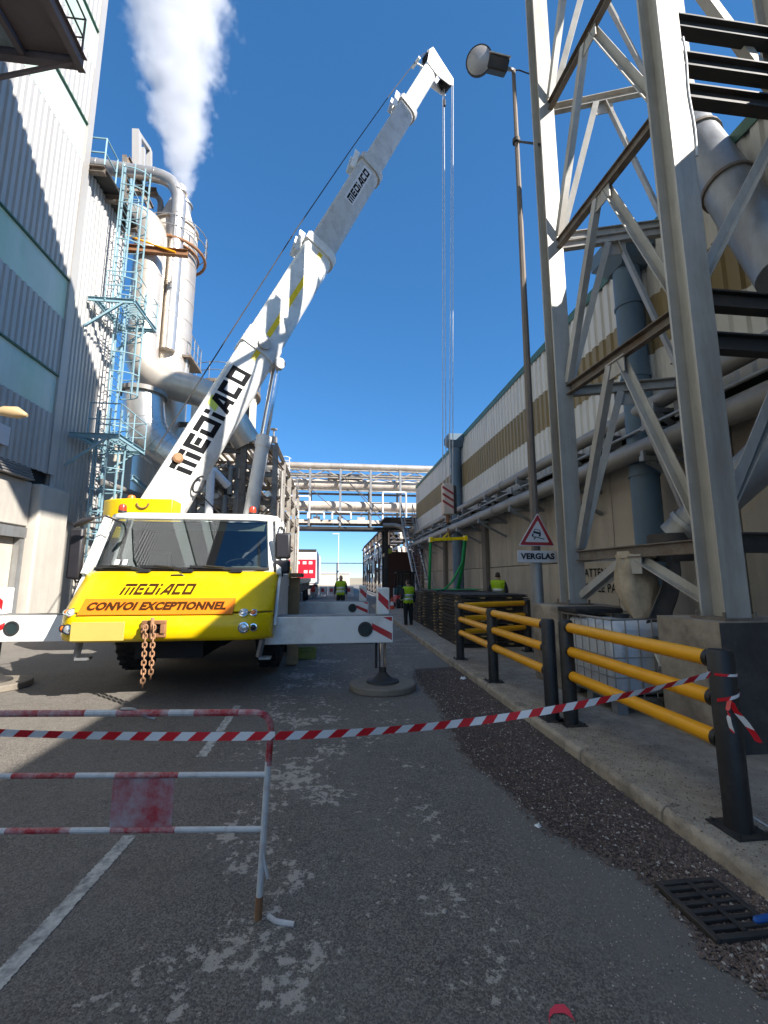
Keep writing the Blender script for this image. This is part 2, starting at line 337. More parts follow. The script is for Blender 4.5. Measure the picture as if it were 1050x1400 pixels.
# ================================================================== ground
def ground_material():
    m = bpy.data.materials.new('asphalt'); m.use_nodes = True; MATS['asphalt'] = m
    nt = m.node_tree; N = nt.nodes; L = nt.links; b = N['Principled BSDF']; tc = N.new('ShaderNodeTexCoord'); vec = tc.outputs['Object']
    def noise(sc, det=6, rough=0.6, v=vec):
        n = N.new('ShaderNodeTexNoise'); n.inputs['Scale'].default_value = sc; n.inputs['Detail'].default_value = det; n.inputs['Roughness'].default_value = rough; L.new(v, n.inputs['Vector']); return n.outputs[0]
    def rng(x, a, b_, c=0.0, d=1.0):
        r = N.new('ShaderNodeMapRange'); r.inputs[1].default_value = a; r.inputs[2].default_value = b_; r.inputs[3].default_value = c; r.inputs[4].default_value = d; L.new(x, r.inputs[0]); return r.outputs[0]
    def math_(op, a, b_):
        k = N.new('ShaderNodeMath'); k.operation = op
        for i, q in enumerate((a, b_)):
            if isinstance(q, (int, float)): k.inputs[i].default_value = q
            else: L.new(q, k.inputs[i])
        return k.outputs[0]
    def mix(f, a, b_):
        k = N.new('ShaderNodeMix'); k.data_type = 'RGBA'; L.new(f, k.inputs[0])
        for i, q in ((6, a), (7, b_)):
            if isinstance(q, tuple): k.inputs[i].default_value = (*q, 1)
            else: L.new(q, k.inputs[i])
        return k.outputs[2]
    agg = N.new('ShaderNodeTexVoronoi'); agg.inputs['Scale'].default_value = 125; L.new(vec, agg.inputs['Vector'])
    sep = N.new('ShaderNodeSeparateColor'); L.new(agg.outputs['Color'], sep.inputs[0])
    base = mix(rng(sep.outputs[0], 0.15, 0.95), (0.090, 0.078, 0.068), (0.225, 0.20, 0.175))
    base = mix(rng(sep.outputs[1], 0.93, 0.99), base, (0.26, 0.24, 0.21))
    base = mix(rng(noise(0.9, 8), 0.42, 0.72, 0, 0.55), base, (0.20, 0.182, 0.16))
    base = mix(rng(noise(6, 6), 0.5, 0.8, 0, 0.4), base, (0.055, 0.052, 0.05))
    pos = N.new('ShaderNodeSeparateXYZ'); L.new(vec, pos.inputs[0])
    # flaked pale slurry: clumps along two bands of the lane
    wob = math_('ADD', pos.outputs[0], math_('MULTIPLY', noise(0.6, 2), 1.6))
    band1 = math_('MULTIPLY', rng(wob, -0.25, 0.15), rng(wob, 0.75, 1.15, 1, 0))
    band2 = math_('MULTIPLY', rng(wob, 1.0, 1.3), rng(wob, 1.5, 1.9, 1, 0))
    far = math_('MULTIPLY', rng(pos.outputs[1], 5.5, 8.0), rng(pos.outputs[0], -1.0, 1.0))
    m1 = math_('MAXIMUM', math_('MAXIMUM', band1, math_('MULTIPLY', band2, 0.75)), math_('MULTIPLY', far, 0.9))
    clump = rng(noise(1.7, 3), 0.36, 0.62)
    flake = noise(13, 10, 0.75); thr = math_('SUBTRACT', 0.65, math_('MULTIPLY', math_('MULTIPLY', m1, clump), 0.175))
    fl = rng(math_('SUBTRACT', flake, thr), -0.008, 0.02)
    spl = rng(math_('SUBTRACT', noise(31, 8, 0.7), math_('SUBTRACT', 0.70, math_('MULTIPLY', clump, 0.05))), 0.0, 0.02)
    base = mix(math_('MULTIPLY', math_('MAXIMUM', fl, math_('MULTIPLY', spl, 0.7)), 0.85), base, (0.47, 0.415, 0.36))
    dust = math_('MULTIPLY', rng(pos.outputs[1], 7.0, 14.0), 0.75)
    base = mix(math_('MULTIPLY', dust, rng(noise(0.5, 6), 0.3, 0.7, 0.35, 1)), base, (0.21, 0.195, 0.175))
    edge = math_('MULTIPLY', rng(math_('ADD', pos.outputs[0], math_('MULTIPLY', noise(2.2, 5), 0.5)), 1.3, 1.75), 0.8)
    base = mix(math_('MULTIPLY', edge, rng(pos.outputs[1], 9, 11, 1, 0)), base, (0.17, 0.155, 0.14))
    L.new(base, b.inputs['Base Color']); b.inputs['Roughness'].default_value = 0.86; b.inputs['Specular IOR Level'].default_value = 0.35
    bp = N.new('ShaderNodeBump'); bp.inputs['Strength'].default_value = 0.55; bp.inputs['Distance'].default_value = 0.006
    hh = math_('ADD', math_('MULTIPLY', agg.outputs['Distance'], -1.0), math_('ADD', math_('MULTIPLY', fl, 0.5), math_('MULTIPLY', noise(3, 4), 2.0)))
    L.new(hh, bp.inputs['Height']); L.new(bp.outputs[0], b.inputs['Normal'])
ground_material()
mb = MB(); xs = [-900, -60, -20, -8, 8, 30, 60, 900]; ys = [-400, -20, 0, 20, 60, 150, 1500]
mb.grid([[V(x, y, 0) for x in xs] for y in ys]); g = structure(mb.build('ground', 'asphalt', smooth=0))

def line_mat():
    m = mat('road_paint', (0.52, 0.50, 0.46), 0.8, var=0.12, scale=9, dirt=(0.07, 0.07, 0.07), damt=0.42, dscale=16, bump=0.2)
line_mat()
# worn white lane line, cracked into flakes along its edges
def ribbon_sheet(pts, w, z, jag=0.005, n=140):
    mb = MB(); rows = []
    pts = [Vector(p) for p in pts]
    for i in range(n+1):
        t = i/n*(len(pts)-1); k = min(int(t), len(pts)-2); p = pts[k].lerp(pts[k+1], t-k); d = (pts[k+1]-pts[k]).normalized(); s = V(d.y, -d.x, 0)
        rows.append([p-s*(w/2+random.uniform(-jag, jag))+V(0,0,z), p+V(0,0,z), p+s*(w/2+random.uniform(-jag, jag))+V(0,0,z)])
    mb.grid(rows); return mb
a, b_ = at(-20, 1362, Z=0), at(178, 1143, Z=0); a.z = b_.z = 0
structure(ribbon_sheet([a, b_], 0.085, 0.004).build('road_marking', 'road_paint', smooth=0))
p0, p1 = at(275, 1035, Z=0), at(325, 965, Z=0); p0.z = p1.z = 0
structure(ribbon_sheet([p0, p1], 0.09, 0.004, 0.01).build('road_marking', 'road_paint', smooth=0))
# red spray mark
mb = MB(); pts = [at(x, y, Z=0) for x, y in ((752, 1400), (752, 1388), (760, 1380), (772, 1380), (780, 1388), (782, 1394))]
rows = [[p+V(-.006-.012*math.sin(i*.9), -.018, .004), p+V(.006, .016, .004)] for i, p in enumerate(pts)]
mb.grid(rows); structure(mb.build('road_marking', 'paint_red_mark', smooth=0))

# ------------------------------------------------------------------ pavement, kerb and debris strip on the right
KX = 2.22  # kerb face
mat('pavement', (0.37, 0.32, 0.26), 0.92, var=0.25, scale=7, bump=0.6, bscale=90, dirt=(0.20, 0.165, 0.135), damt=0.42, dscale=2.5)
mb = MB(); mb.grid([[V(x, y, 0.12) for x in (KX+0.14, 4, 6.05)] for y in range(-6, 30, 3)]); structure(mb.build('pavement', 'pavement', smooth=0))
kerb = thing('kerb', 'worn concrete kerb', 'kerb', (KX, 3, 0)); structure(kerb); del kerb['label'], kerb['category']
y = -3.0; proto = None
while y < 26:
    mb = MB(); prof = [(0, -0.05), (0.15, -0.05), (0.15, 0.126), (0.03, 0.126), (0.006, 0.095)]
    w = random.uniform(-.008, .008)
    mb.prism(prof, (KX+w, y+0.006, 0), (1,0,0), (0,0,1), (0, 0.985, 0)); mb.build('kerb_stone', 'kerb_concrete', kerb, bevel=0.012); y += 1.0
# debris strip: an outline traced on the road, dirty sheet plus loose grit
outline = [(565, 915), (578, 940), (602, 965), (618, 1000), (640, 1038), (700, 1085), (760, 1140), (800, 1160), (880, 1196), (918, 1222), (950, 1270), (985, 1312), (1050, 1350), (1150, 1420)]
left = [at(x, y, Z=0) for x, y in outline]
mat('dirt', (0.075, 0.053, 0.045), 0.95, var=0.4, scale=9, bump=0.8, bscale=120, dirt=(0.13, 0.105, 0.09), damt=0.3, dscale=14)
def jagged(pl, n=14, amp=0.03):
    out = []
    for i in range(len(pl)-1):
        for k in range(n): p = pl[i].lerp(pl[i+1], k/n); out.append(V(p.x+random.uniform(-amp, amp), p.y, 0))
    return out+[pl[-1]]
jl = jagged(left)
mb = MB(); rows = [[V(p.x, p.y, 0.004), V((p.x+KX)/2, p.y, 0.016), V(KX-0.01, p.y, 0.03)] for p in jl]; mb.grid(rows)
strip = structure(mb.build('gravel_strip', 'dirt', smooth=60))
mb = MB(); mb.cur = 0
def leftx(y):
    for i in range(len(jl)-1):
        if jl[i].y >= y >= jl[i+1].y: return jl[i].x
    return jl[0].x
def stone(mb, p, r):
    ps = []
    for q in ((1,0,0),(-.5,.8,0),(-.5,-.8,0),(0,0,.7),(.1,.1,-.5)):
        ps.append(p+Vector(q)*r*random.uniform(.6, 1.3))
    a = random.uniform(0, 6.3); m = Matrix.Rotation(a, 3, 'Z'); ps = [p+m@(q-p) for q in ps]
    mb._add(ps, [(0,1,3),(1,2,3),(2,0,3),(1,0,4),(2,1,4),(0,2,4)])
for i in range(21000):
    yy = 1.75+(random.random()**1.7)*6.2; x0 = leftx(yy)-0.05+random.uniform(-.03,.03); x = random.uniform(x0, KX)
    mb.cur = 1 if random.random() < 0.08 else 0
    stone(mb, V(x, yy, 0.008+0.02*max(0,(x-x0))/(KX-x0+.01)), random.choice((.004,.005,.006,.007,.009,.011,.014)))
for i in range(2600):
    yy = 1.6+(random.random()**1.5)*7; x = leftx(yy)-abs(random.gauss(0, .28)); mb.cur = 1 if random.random() < .55 else 0
    stone(mb, V(x, yy, 0.002), random.choice((.003,.004,.005,.006)))
for i in range(9000):
    yy = 1.8+(random.random()**1.5)*8; x = KX+.02+abs(random.gauss(0,.5)); mb.cur = 1 if random.random() < .45 else 0
    stone(mb, V(x, yy, 0.127 if x < KX+.16 else .122), random.choice((.003,.004,.005,.008)))
tag(mb.build('grit', ['stone_grit', 'stone_pale'], smooth=0, fix=False), 'loose brown grit and pale chips scattered along the kerb', 'gravel', kind='stuff')
# litter
for (x, y, r, z, lab) in ((736, 1131, .022, .03, 'crumpled white paper scrap on the dark grit beside the kerb'), (633, 929, .05, .02, 'torn white plastic scrap at the far end of the grit strip'), (608, 1248, .016, 0, 'small pale stone lying alone on the asphalt')):
    p = at(x, y, Z=z); mb = MB(); n = 7
    ring = [p+V(math.cos(i*2*math.pi/n)*r*random.uniform(.6,1.3), math.sin(i*2*math.pi/n)*r*random.uniform(.5,1.2), random.uniform(.002,.5*r)) for i in range(n)]
    top = [p+(q-p)*.45+V(0,0,r*random.uniform(.5,1.1)) for q in ring]
    mb._add(ring+top+[p+V(0,0,r*.6)], [(i,(i+1)%n,n+(i+1)%n,n+i) for i in range(n)]+[(n+i,n+(i+1)%n,2*n) for i in range(n)])
    solo(mb, 'litter_scrap' if 'scrap' in lab else 'stone', 'litter_white' if 'scrap' in lab else 'stone_pale', lab, 'litter' if 'scrap' in lab else 'stone', p, smooth=0)
p = at(1040, 1262, Z=0.03); mb = MB(); mb.path([p+V(-.035,0,.01), p+V(-.02,.002,.012), p+V(.05,.01,.012), p+V(.09,.012,.01)], [.006,.016,.017,.012], 10)
solo(mb, 'plastic_tube', 'bottle_blue', 'blue plastic tube lying in the grit beside the drain grate', 'litter', p)
# drain grate
gx0, gx1, gy0, gy1 = 1.74, 2.09, 2.06, 2.45
gt = thing('drain_grate', 'black cast iron drain grate set in the gutter', 'drain', (1.9, 2.25, 0.02))
mb = MB(); mb.mm(gx0, gx1, gy0, gy1, 0.006, 0.012); mb.build('pit', 'dark_void', gt)
mb = MB()
for q in ((gx0,gx0+.03,gy0,gy1),(gx1-.03,gx1,gy0,gy1),(gx0+.03,gx1-.03,gy0,gy0+.03),(gx0+.03,gx1-.03,gy1-.03,gy1)): mb.mm(q[0],q[1],q[2],q[3],.013,.038)
mb.build('frame', 'dark_steel', gt, bevel=.004)
for k in range(6):
    y0 = gy0+.055+k*.053; mb = MB(); mb.mm(gx0+.03, gx1-.03, y0, y0+.026, .014, .036); mb.build('bar', 'dark_steel', gt, bevel=.004)
mb = MB(); mb.mm((gx0+gx1)/2-.014, (gx0+gx1)/2+.014, gy0+.03, gy1-.03, .0385, .0405); mb.build('rib', 'dark_steel', gt)

# distant rise
mb = MB(); rows = []
for j, (y, h) in enumerate(((110, 0), (125, .5), (150, 1.2), (200, 2.0), (300, 2.6), (500, 2.8))):
    rows.append([V(x, y, h*(0.8+.3*math.sin(x*.03+j))-0.02) for x in range(-220, 221, 20)])
mb.grid(rows); structure(mb.build('hill', 'sand', smooth=60))

# ================================================================== right-hand warehouse
WX, RZ = 5.7, 7.93
wh = thing('warehouse', 'long warehouse with brown and white ribbed cladding over a concrete wall', 'building', (WX, 12, 0))
YE = 29.9
mb = MB(); mb.mm(WX+.30, 16, -30, YE, 0, RZ-.1); mb.build('core', 'dark_void', wh)
# concrete panels with open joints
y = -6.0; k = 0
while y < YE-0.5:
    L_ = 2.93; mb = MB()
    for z0, z1 in ((0.0, 2.02), (2.04, 4.05)):
        mb2 = MB(); mb2.mm(WX+.18+random.uniform(-.006,.006), WX+.299, y+.012, min(YE, y+L_)-.012, z0+.12*(z0 == 0), z1); mb2.build('concrete_panel', 'concrete_wall', wh, bevel=.01)
    y += L_; k += 1
for y in (10.0, 16.2, 22.4, 28.6):
    mb = MB(); mb.mm(WX+.02, WX+.175, y, y+.42, .12, 4.1); mb.build('pilaster', 'concrete_dark', wh, bevel=.015)
# ribbed cladding: three bands, each in bays
bays = [-6, 0, 6.0, 12.0, 18.0, 24.0, YE]
for i in range(len(bays)-1):
    for m_, z0, z1, dx in (('clad_white', 6.68, RZ, 0), ('clad_brown', 5.67, 6.70, -.006), ('clad_white', 4.42, 5.69, 0)):
        mb = MB(); corrugated(mb, (WX+dx, bays[i], 0), (0,1,0), bays[i+1]-bays[i]-.004, z0, z1, (-1,0,0), 0.26, 0.045)
        mb.build('cladding_panel', m_, wh, smooth=0, solid=.004, fix=False)
mb = MB(); mb.mm(WX-.06, WX+.25, -6, YE, RZ+.002, RZ+.10); mb.mm(WX-.075, WX-.055, -6, YE, RZ-.10, RZ+.10); mb.build('roof_flashing', 'trim_green', wh)
mb = MB(); mb.mm(WX-.04, 16, YE+.002, YE+.05, 4.42, RZ+.1); mb.build('end_wall', 'clad_white', wh)
mb = MB(); mb.mm(WX-.05, WX+.28, -6, YE, 4.36, 4.41); mb.build('drip_flashing', 'dark_steel', wh)
mb = MB(); mb.mm(WX+.31, 16, -30, YE, RZ-.06, RZ+.05); mb.build('roof', 'deck_steel', wh)
# stencilled warning
mb = MB(); o = at(790, 787, X=WX+.17); text_on(mb, 'ATTENTION', (WX+.17, o.y-0.30, o.z-.03), (0,-1,0), (0,0,1), height=.19, bold=.01, depth=.006)
o = at(786, 806, X=WX+.17); text_on(mb, 'DES    LE PAS', (WX+.17, o.y-0.18, o.z-.03), (0,-1,0), (0,0,1), height=.19, bold=.01, depth=.006)
mb.build('stencil_lettering', 'black_letter', wh, smooth=0, fix=False)
# unseen tall bay added behind the camera, shaped to shade the near road
tb = thing('shade_bay', 'unseen tall clad bay added behind the camera to shade the near road', 'building', (11, -14, 0))
mb = MB(); mb.mm(WX+.1, 7.0, -30, -5.0, 0, 17); mb.build('wall', 'clad_white', tb); mb = MB(); mb.mm(WX, 7.1, -30.1, -4.9, 17, 17.3); mb.build('roof', 'deck_steel', tb)
hb = thing('boom_shade_house', 'unseen clad box added on steel legs over the warehouse roof to shade the boom', 'building', (9.5, 5.5, RZ))  # added out of view so its shadow falls on the middle boom
mb = MB(); mb.mm(7.3, 11.8, 3.5, 7.0, 18.2, 22.9); mb.build('wall', 'clad_white', hb); mb = MB(); mb.mm(7.1, 12, 3.3, 7.2, 22.9, 23.05); mb.build('roof', 'deck_steel', hb)
for x in (10.6, 11.5):
    for y in (4.6, 7.0): mb = MB(); mb.sect((x,y,RZ+.05), (x,y,18.2), I_prof(.3,.3)); mb.build('leg', 'tower_steel', hb)
cg = thing('shade_gallery', 'unseen clad box added high over the road to shade the left wall', 'gallery', (0, 2, 15.3))  # added out of frame to throw the shaded band onto the left wall
mb = MB(); mb.mm(-8.38, 4.4, 1.2, 4.0, 15.5, 20.6); mb.build('wall', 'clad_white', cg); mb = MB(); mb.mm(-8.38, 4.5, 1.1, 4.1, 20.6, 20.75); mb.build('roof', 'deck_steel', cg)
for x in (-6, -2, 2): mb = MB(); mb.sect((x,1.2,15.4), (x,4.0,15.4), I_prof(.2,.2)); mb.build('floor_beam', 'tower_steel', cg)

# ------------------------------------------------------------------ rainwater pipes
def downpipe(y, label, top, bottom, shelter):
    t = thing('rainwater_pipe', label, 'pipe', (5.38, y, 0.12), 'blue rainwater pipes on the warehouse')
    r = .23; mb = MB(); mb.tube((5.38, y, bottom), (5.38, y, top), r, n=20); mb.build('pipe', 'drain_blue', t)
    for z in (1.6, 3.4, 5.2, 6.6):
        mb = MB(); mb.tube((5.38, y, z), (5.38, y, z+.05), r+.02, n=20); mb.build('collar', 'drain_blue', t)
    mb = MB(); h = .42
    mb.hexa([(5.38-r, y-r, top), (5.66, y-r, top), (5.66, y+r, top), (5.38-r, y+r, top), (4.98, y-h, top+.25), (5.66, y-h, top+.25), (5.66, y+h, top+.25), (4.98, y+h, top+.25)])
    mb.mm(4.97, 5.665, y-h-.02, y+h+.02, top+.252, top+.56); mb.build('hopper_head', 'drain_blue', t, bevel=.01)
    return t
downpipe(6.95, 'blue rainwater pipe with hopper head on the wall behind the steel tower', 7.35, .12, 1)
downpipe(18.75, 'blue rainwater pipe with hopper head beside the hanging hook block', 7.45, .12, 1)
# ------------------------------------------------------------------ pipe runs along the wall
z_hi = at(800, 603, X=5.30).z; z_lo = at(800, 647, X=5.05).z; z_rl = at(800, 625, X=5.15).z
def run(label, x, z, r, m, ya=-3, yb=29.3, brk=None):
    t = thing('wall_pipe', label, 'pipe', (x, 12, z-r))
    y = ya
    while y < yb-.1:
        y2 = min(yb, y+5.4); mb = MB(); mb.tube((x, y+.004, z), (x, y2-.004, z), r, n=18); mb.build('pipe_length', m, t)
        mb = MB(); mb.tube((x, y2-.05, z), (x, y2+.05, z), r+.018, n=18); mb.build('joint_band', m, t); y = y2
    for y in [ya+1.2+2.7*i for i in range(int((yb-ya-1.2)/2.7)+1)]:
        mb = MB(); mb.beam((x-.2, y, z-r-.06), (WX+.2, y, z-r-.06), .10, .08); mb.beam((x-.1, y, z-r-.1), (WX+.15, y, z-r-.55), .07)
        mb.box((x-.16, y, z-r+.02), (.05, .07, .1)); mb.build('bracket', 'galvanised', t)
    return t
run('upper grey pipe running along the base of the ribbed cladding', 5.30, z_hi, .135, 'pipe_grey')
run('lower grey pipe running along the concrete wall on brackets', 5.05, z_lo, .16, 'pipe_grey')
t = run('thin handrail pipe between the two wall pipes', 5.12, z_rl, .03, 'galvanised')
tr = thing('cable_tray', 'steel cable tray with dark cables behind the wall pipes', 'tray', (5.5, 12, 4.3))
mb = MB(); mb.sect((5.52,-3,z_rl-.12), (5.52,29,z_rl-.12), C_prof(.3,.06), (1,0,0)); mb.build('tray', 'galvanised', tr)
for i in range(4): mb = MB(); mb.tube((5.42+i*.06,-3,z_rl-.06), (5.42+i*.06,29,z_rl-.06+.01*i), .022, n=6); mb.build('cable', 'rubber', tr)
for i in range(14):
    y = 2+i*1.95; mb = MB(); mb.mm(5.3, 5.66, y, y+.16, z_rl+.02, z_rl+.32); mb.build('junction_box', 'deck_steel', tr)

# ================================================================== left-hand works building
LX = -8.4
lb = thing('process_building', 'tall building with ribbed pale cladding and green translucent bands', 'building', (LX, 12, 0))
YB = 13.75
mb = MB(); mb.mm(-24, LX-.12, -12, YB-.02, 4.3, 30); mb.build('core', 'dark_void', lb)
bands = [(6.45, 7.65), (9.5, 10.8), (15.1, 16.5), (18.8, 20.2), (23.5, 25)]
zc = 4.66
for (b0, b1) in bands+[(30, 30)]:
    for (y0, y1) in ((-10, 4.0), (4.0, 9.2), (9.2, YB-.25)):
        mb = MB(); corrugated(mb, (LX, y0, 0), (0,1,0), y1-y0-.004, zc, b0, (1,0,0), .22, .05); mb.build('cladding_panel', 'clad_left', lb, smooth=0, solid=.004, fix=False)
        if b1 > b0:
            mb = MB(); mb.mm(LX-.02, LX+.012, y0+.004, y1-.004, b0+.004, b1-.004); mb.build('translucent_panel', 'clad_panel_green', lb)
            mb = MB(); mb.mm(LX-.01, LX+.075, y0, y1, b1-.002, b1+.045); mb.build('flashing', 'trim_green', lb)
    zc = b1
mb = MB(); mb.mm(LX-.02, LX+.08, YB-.245, YB+.03, 4.66, 30); mb.build('corner_trim', 'clad_left', lb)
mb = MB(); mb.mm(-24, LX-.02, YB-.015, YB+.02, 15.3, 30); mb.build('end_wall', 'clad_left', lb)
mb = MB(); mb.mm(-24, LX+.1, -12, YB+.05, 30, 30.3); mb.build('roof', 'deck_steel', lb)
# ground storey: lintel, louvre strip, columns, door
mb = MB(); mb.mm(-24, LX-.5, -12, 16.4, 0, 4.28); mb.build('back_wall', 'concrete_light', lb)
for k in range(5): mb = MB(); mb.mm(LX-.1, LX+.16-.03*k, -10, YB-.9, 4.3+k*.075, 4.345+k*.075); mb.build('louvre', 'deck_steel', lb)
mb = MB(); mb.mm(LX-.48, LX-.02, -10, 13.05, 3.05, 4.28); mb.build('lintel', 'concrete_light', lb, bevel=.02)
for (y0, y1) in ((13.1, 14.45), (4.0, 5.0), (-4, -3)):
    mb = MB(); mb.mm(LX-.48, LX+.22, y0, y1, 0, 4.27); mb.build('column', 'concrete_light', lb, bevel=.06)
mb = MB(); mb.mm(LX-.3, LX+.06, 5.1, 12.95, 2.72, 3.0); mb.mm(LX-.28, LX+.02, 12.78, 12.96, 0, 2.715); mb.build('door_frame', 'galvanised', lb)
mb = MB(); mb.mm(LX-.22, LX-.14, 9.1, 12.77, .02, 2.71); dr = mb.build('door', 'cream_building', lb)
mb = MB(); mb.mm(LX-.139, LX-.06, 11.4, 12.3, 1.2, 1.55); mb.build('lock_box', 'white_paint', dr)
mb = MB(); mb.mm(LX-.139, LX-.13, 11.6, 12.4, .4, .95); mb.build('notice', 'sign_white', dr)
mb = MB(); mb.tube((LX-.1,12.5,.95), (LX-.1,12.5,1.15), .02, n=8); mb.build('handle', 'galvanised', dr)
# lower wing
lw = thing('lower_wing', 'lower clad wing of the process building behind the caged ladder', 'building', (LX, 15.2, 0))
mb = MB(); mb.mm(-20, LX-.06, YB+.03, 16.5, 4.3, 15.2); mb.build('core', 'clad_left', lw)
mb = MB(); corrugated(mb, (LX-.03, YB+.04, 0), (0,1,0), 2.78, 3.4, 15.25, (1,0,0), .2, .045); mb.build('cladding_panel', 'clad_left', lw, smooth=0, solid=.004, fix=False)
mb = MB(); mb.mm(LX-.5, LX-.08, 14.5, 16.5, 0, 4.29); mb.build('plinth', 'concrete_light', lw)
# parapet platform on top of the wing
mb = MB(); mb.mm(LX-2.5, LX+.55, YB+.05, 16.4, 15.27, 15.36); rp = mb.build('roof_platform', 'dark_steel', lw)
for y in (YB+.1, 15.0, 16.3): mb = MB(); mb.sect((LX-.3,y,15.15), (LX+.55,y,15.15), I_prof(.2,.22)); mb.build('platform_beam', 'rusty_beam', lw)
mb = MB()
for z in (15.85, 16.4): mb.path([(LX+.5,YB+.1,z),(LX+.5,14.6,z)], .025, 8); mb.path([(LX+.5,YB+.1,z),(LX-2,YB+.1,z)], .025, 8); mb.path([(LX+.5,15.7,z),(LX+.5,16.3,z),(LX-2,16.3,z)], .025, 8)
for y in (YB+.1, 14.6, 15.7, 16.3): mb.tube((LX+.5,y,15.36), (LX+.5,y,16.42), .025, n=8)
mb.build('railing', 'ladder_blue', lw)
# wall lamp at left, small
wl = thing('wall_lamp', 'yellowed wall lantern on an arm against the ribbed cladding', 'lamp', at(0, 568, X=LX+.1))
p = at(12, 566, X=LX+.9); q = V(LX+.02, p.y-.5, p.z+.1)
mb = MB(); mb.tube(q, p+V(-.25,0,0), .025, n=8); mb.build('arm', 'galvanised', wl)
mb = MB(); mb.path([p+V(-.3,-.02,.03), p+V(-.1,0,.06), p+V(.15,.03,.05), p+V(.36,.05,.0)], [.05,.12,.14,.04], 12); mb.build('lantern', 'lamp_shell', wl)
p = at(3, 594, X=LX+.06); mb = MB(); mb.mm(LX+.052, LX+.10, p.y-.2, p.y+.2, p.z-.25, p.z+.25); solo(mb, 'wall_sign', 'sign_white', 'small white sign plate fixed to the cladding under the wall lantern', 'sign', (LX+.06, p.y, p.z-.25))

# ------------------------------------------------------------------ caged ladder with platforms
ld = thing('caged_ladder', 'blue-green caged ladder with two platforms climbing the clad wing', 'ladder', (LX+.8, 15.3, 0))
lx, ly = LX+.62, 15.25
def flight(z0, z1, dy, cz):
    y = ly+dy
    for s in (-.24, .24): mb = MB(); mb.beam((lx,y+s,z0), (lx,y+s,z1+1.05), .06, .03); mb.build('stile', 'ladder_blue', ld)
    mb = MB(); z = z0+.25
    while z < z1+.9: mb.tube((lx,y-.24,z), (lx,y+.24,z), .014, n=6, cap=False); z += .28
    mb.build('rungs', 'ladder_blue', ld)['kind'] = 'stuff'
    z = cz
    while z < z1+1.1:
        mb = MB(); mb.path([V(lx+.78*math.sin(a), y-.40*math.cos(a), z) for a in [math.pi*i/10 for i in range(11)]], .022, 6); mb.build('hoop', 'ladder_blue', ld); z += .72
    for i in range(7):
        a = math.pi*i/6; x_, y_ = lx+.78*math.sin(a), y-.40*math.cos(a)
        mb = MB(); mb.beam((x_,y_,cz), (x_,y_,z1+1.1), .045, .012); mb.build('cage_strap', 'ladder_blue', ld)
flight(0.1, 6.1, -.15, 2.3); flight(6.1, 10.9, .35, 8.0); flight(10.9, 15.4, -.1, 12.0)
for (z, y0, y1) in ((6.1, 14.3, 16.2), (10.9, 14.5, 16.3)):
    mb = MB()
    mb.sect((LX+.05,y0,z), (LX+1.55,y0,z), C_prof(.06,.16)); mb.sect((LX+.05,y1,z), (LX+1.55,y1,z), C_prof(.06,.16)); mb.sect((LX+1.55,y0,z), (LX+1.55,y1,z), C_prof(.06,.16)); mb.sect((LX+.3,y0,z), (LX+.3,y1,z), C_prof(.06,.16))
    for y in (y0, y1): mb.beam((LX+.04,y,z-1.0), (LX+1.2,y,z-.05), .07)
    mb.build('platform_frame', 'ladder_blue', ld)
    mb = MB()
    for i in range(16): yy = y0+.05+i*(y1-y0-.1)/15; mb.beam((LX+.9,yy,z+.06), (LX+1.52,yy,z+.06), .012, .04)
    for i in range(16): yy = y0+.05+i*(y1-y0-.1)/15; mb.beam((LX+.1,yy,z+.06), (LX+.45,yy,z+.06), .012, .04)
    mb.build('grating', 'ladder_blue', ld)['kind'] = 'stuff'
    mb = MB()
    for h in (.55, 1.08): mb.path([(LX+.6,y0,z+h),(LX+1.54,y0,z+h),(LX+1.54,y1,z+h),(LX+.3,y1,z+h)], .022, 6)
    for x, y in ((LX+.6,y0),(LX+1.54,y0),(LX+1.54,(y0+y1)/2),(LX+1.54,y1),(LX+.3,y1)): mb.tube((x,y,z), (x,y,z+1.1), .022, n=6)
    mb.build('railing', 'ladder_blue', ld)
# plain narrow ladder beside the column
pl = thing('narrow_ladder', 'narrow steel ladder against the column beside the truck cab', 'ladder', (LX+.45, 14.75, 0))
for s in (0, .38): mb = MB(); mb.beam((LX+.42,14.62+s,0), (LX+.42,14.62+s,4.2), .05, .03); mb.build('stile', 'galvanised', pl)
mb = MB()
for i in range(15): mb.tube((LX+.42,14.62,.25+i*.27), (LX+.42,15.0,.25+i*.27), .014, n=6, cap=False)
mb.build('rungs', 'galvanised', pl)['kind'] = 'stuff'
# blue service frame at ground level right of the ladder
sf = thing('service_frame', 'blue-green steel pipe frame beside the caged ladder', 'frame', (LX+1.2, 16.6, 0))
for y in (16.2, 18.2):
    mb = MB(); mb.sect((LX+1.6,y,0), (LX+1.6,y,4.4), I_prof(.16,.16)); mb.build('post', 'ladder_blue', sf)
for z in (3.4, 4.5): mb = MB(); mb.sect((LX+1.6,15.3,z+.5), (LX+1.6,18.4,z), I_prof(.12,.16)); mb.build('beam', 'ladder_blue', sf)
for i, z in enumerate((3.62, 4.0, 4.75)):
    mb = MB(); mb.tube((LX+1.3-.25*i,15.0,z), (LX+2.0-.25*i,24,z), .11, n=12); mb.build('pipe', 'pipe_grey', sf)
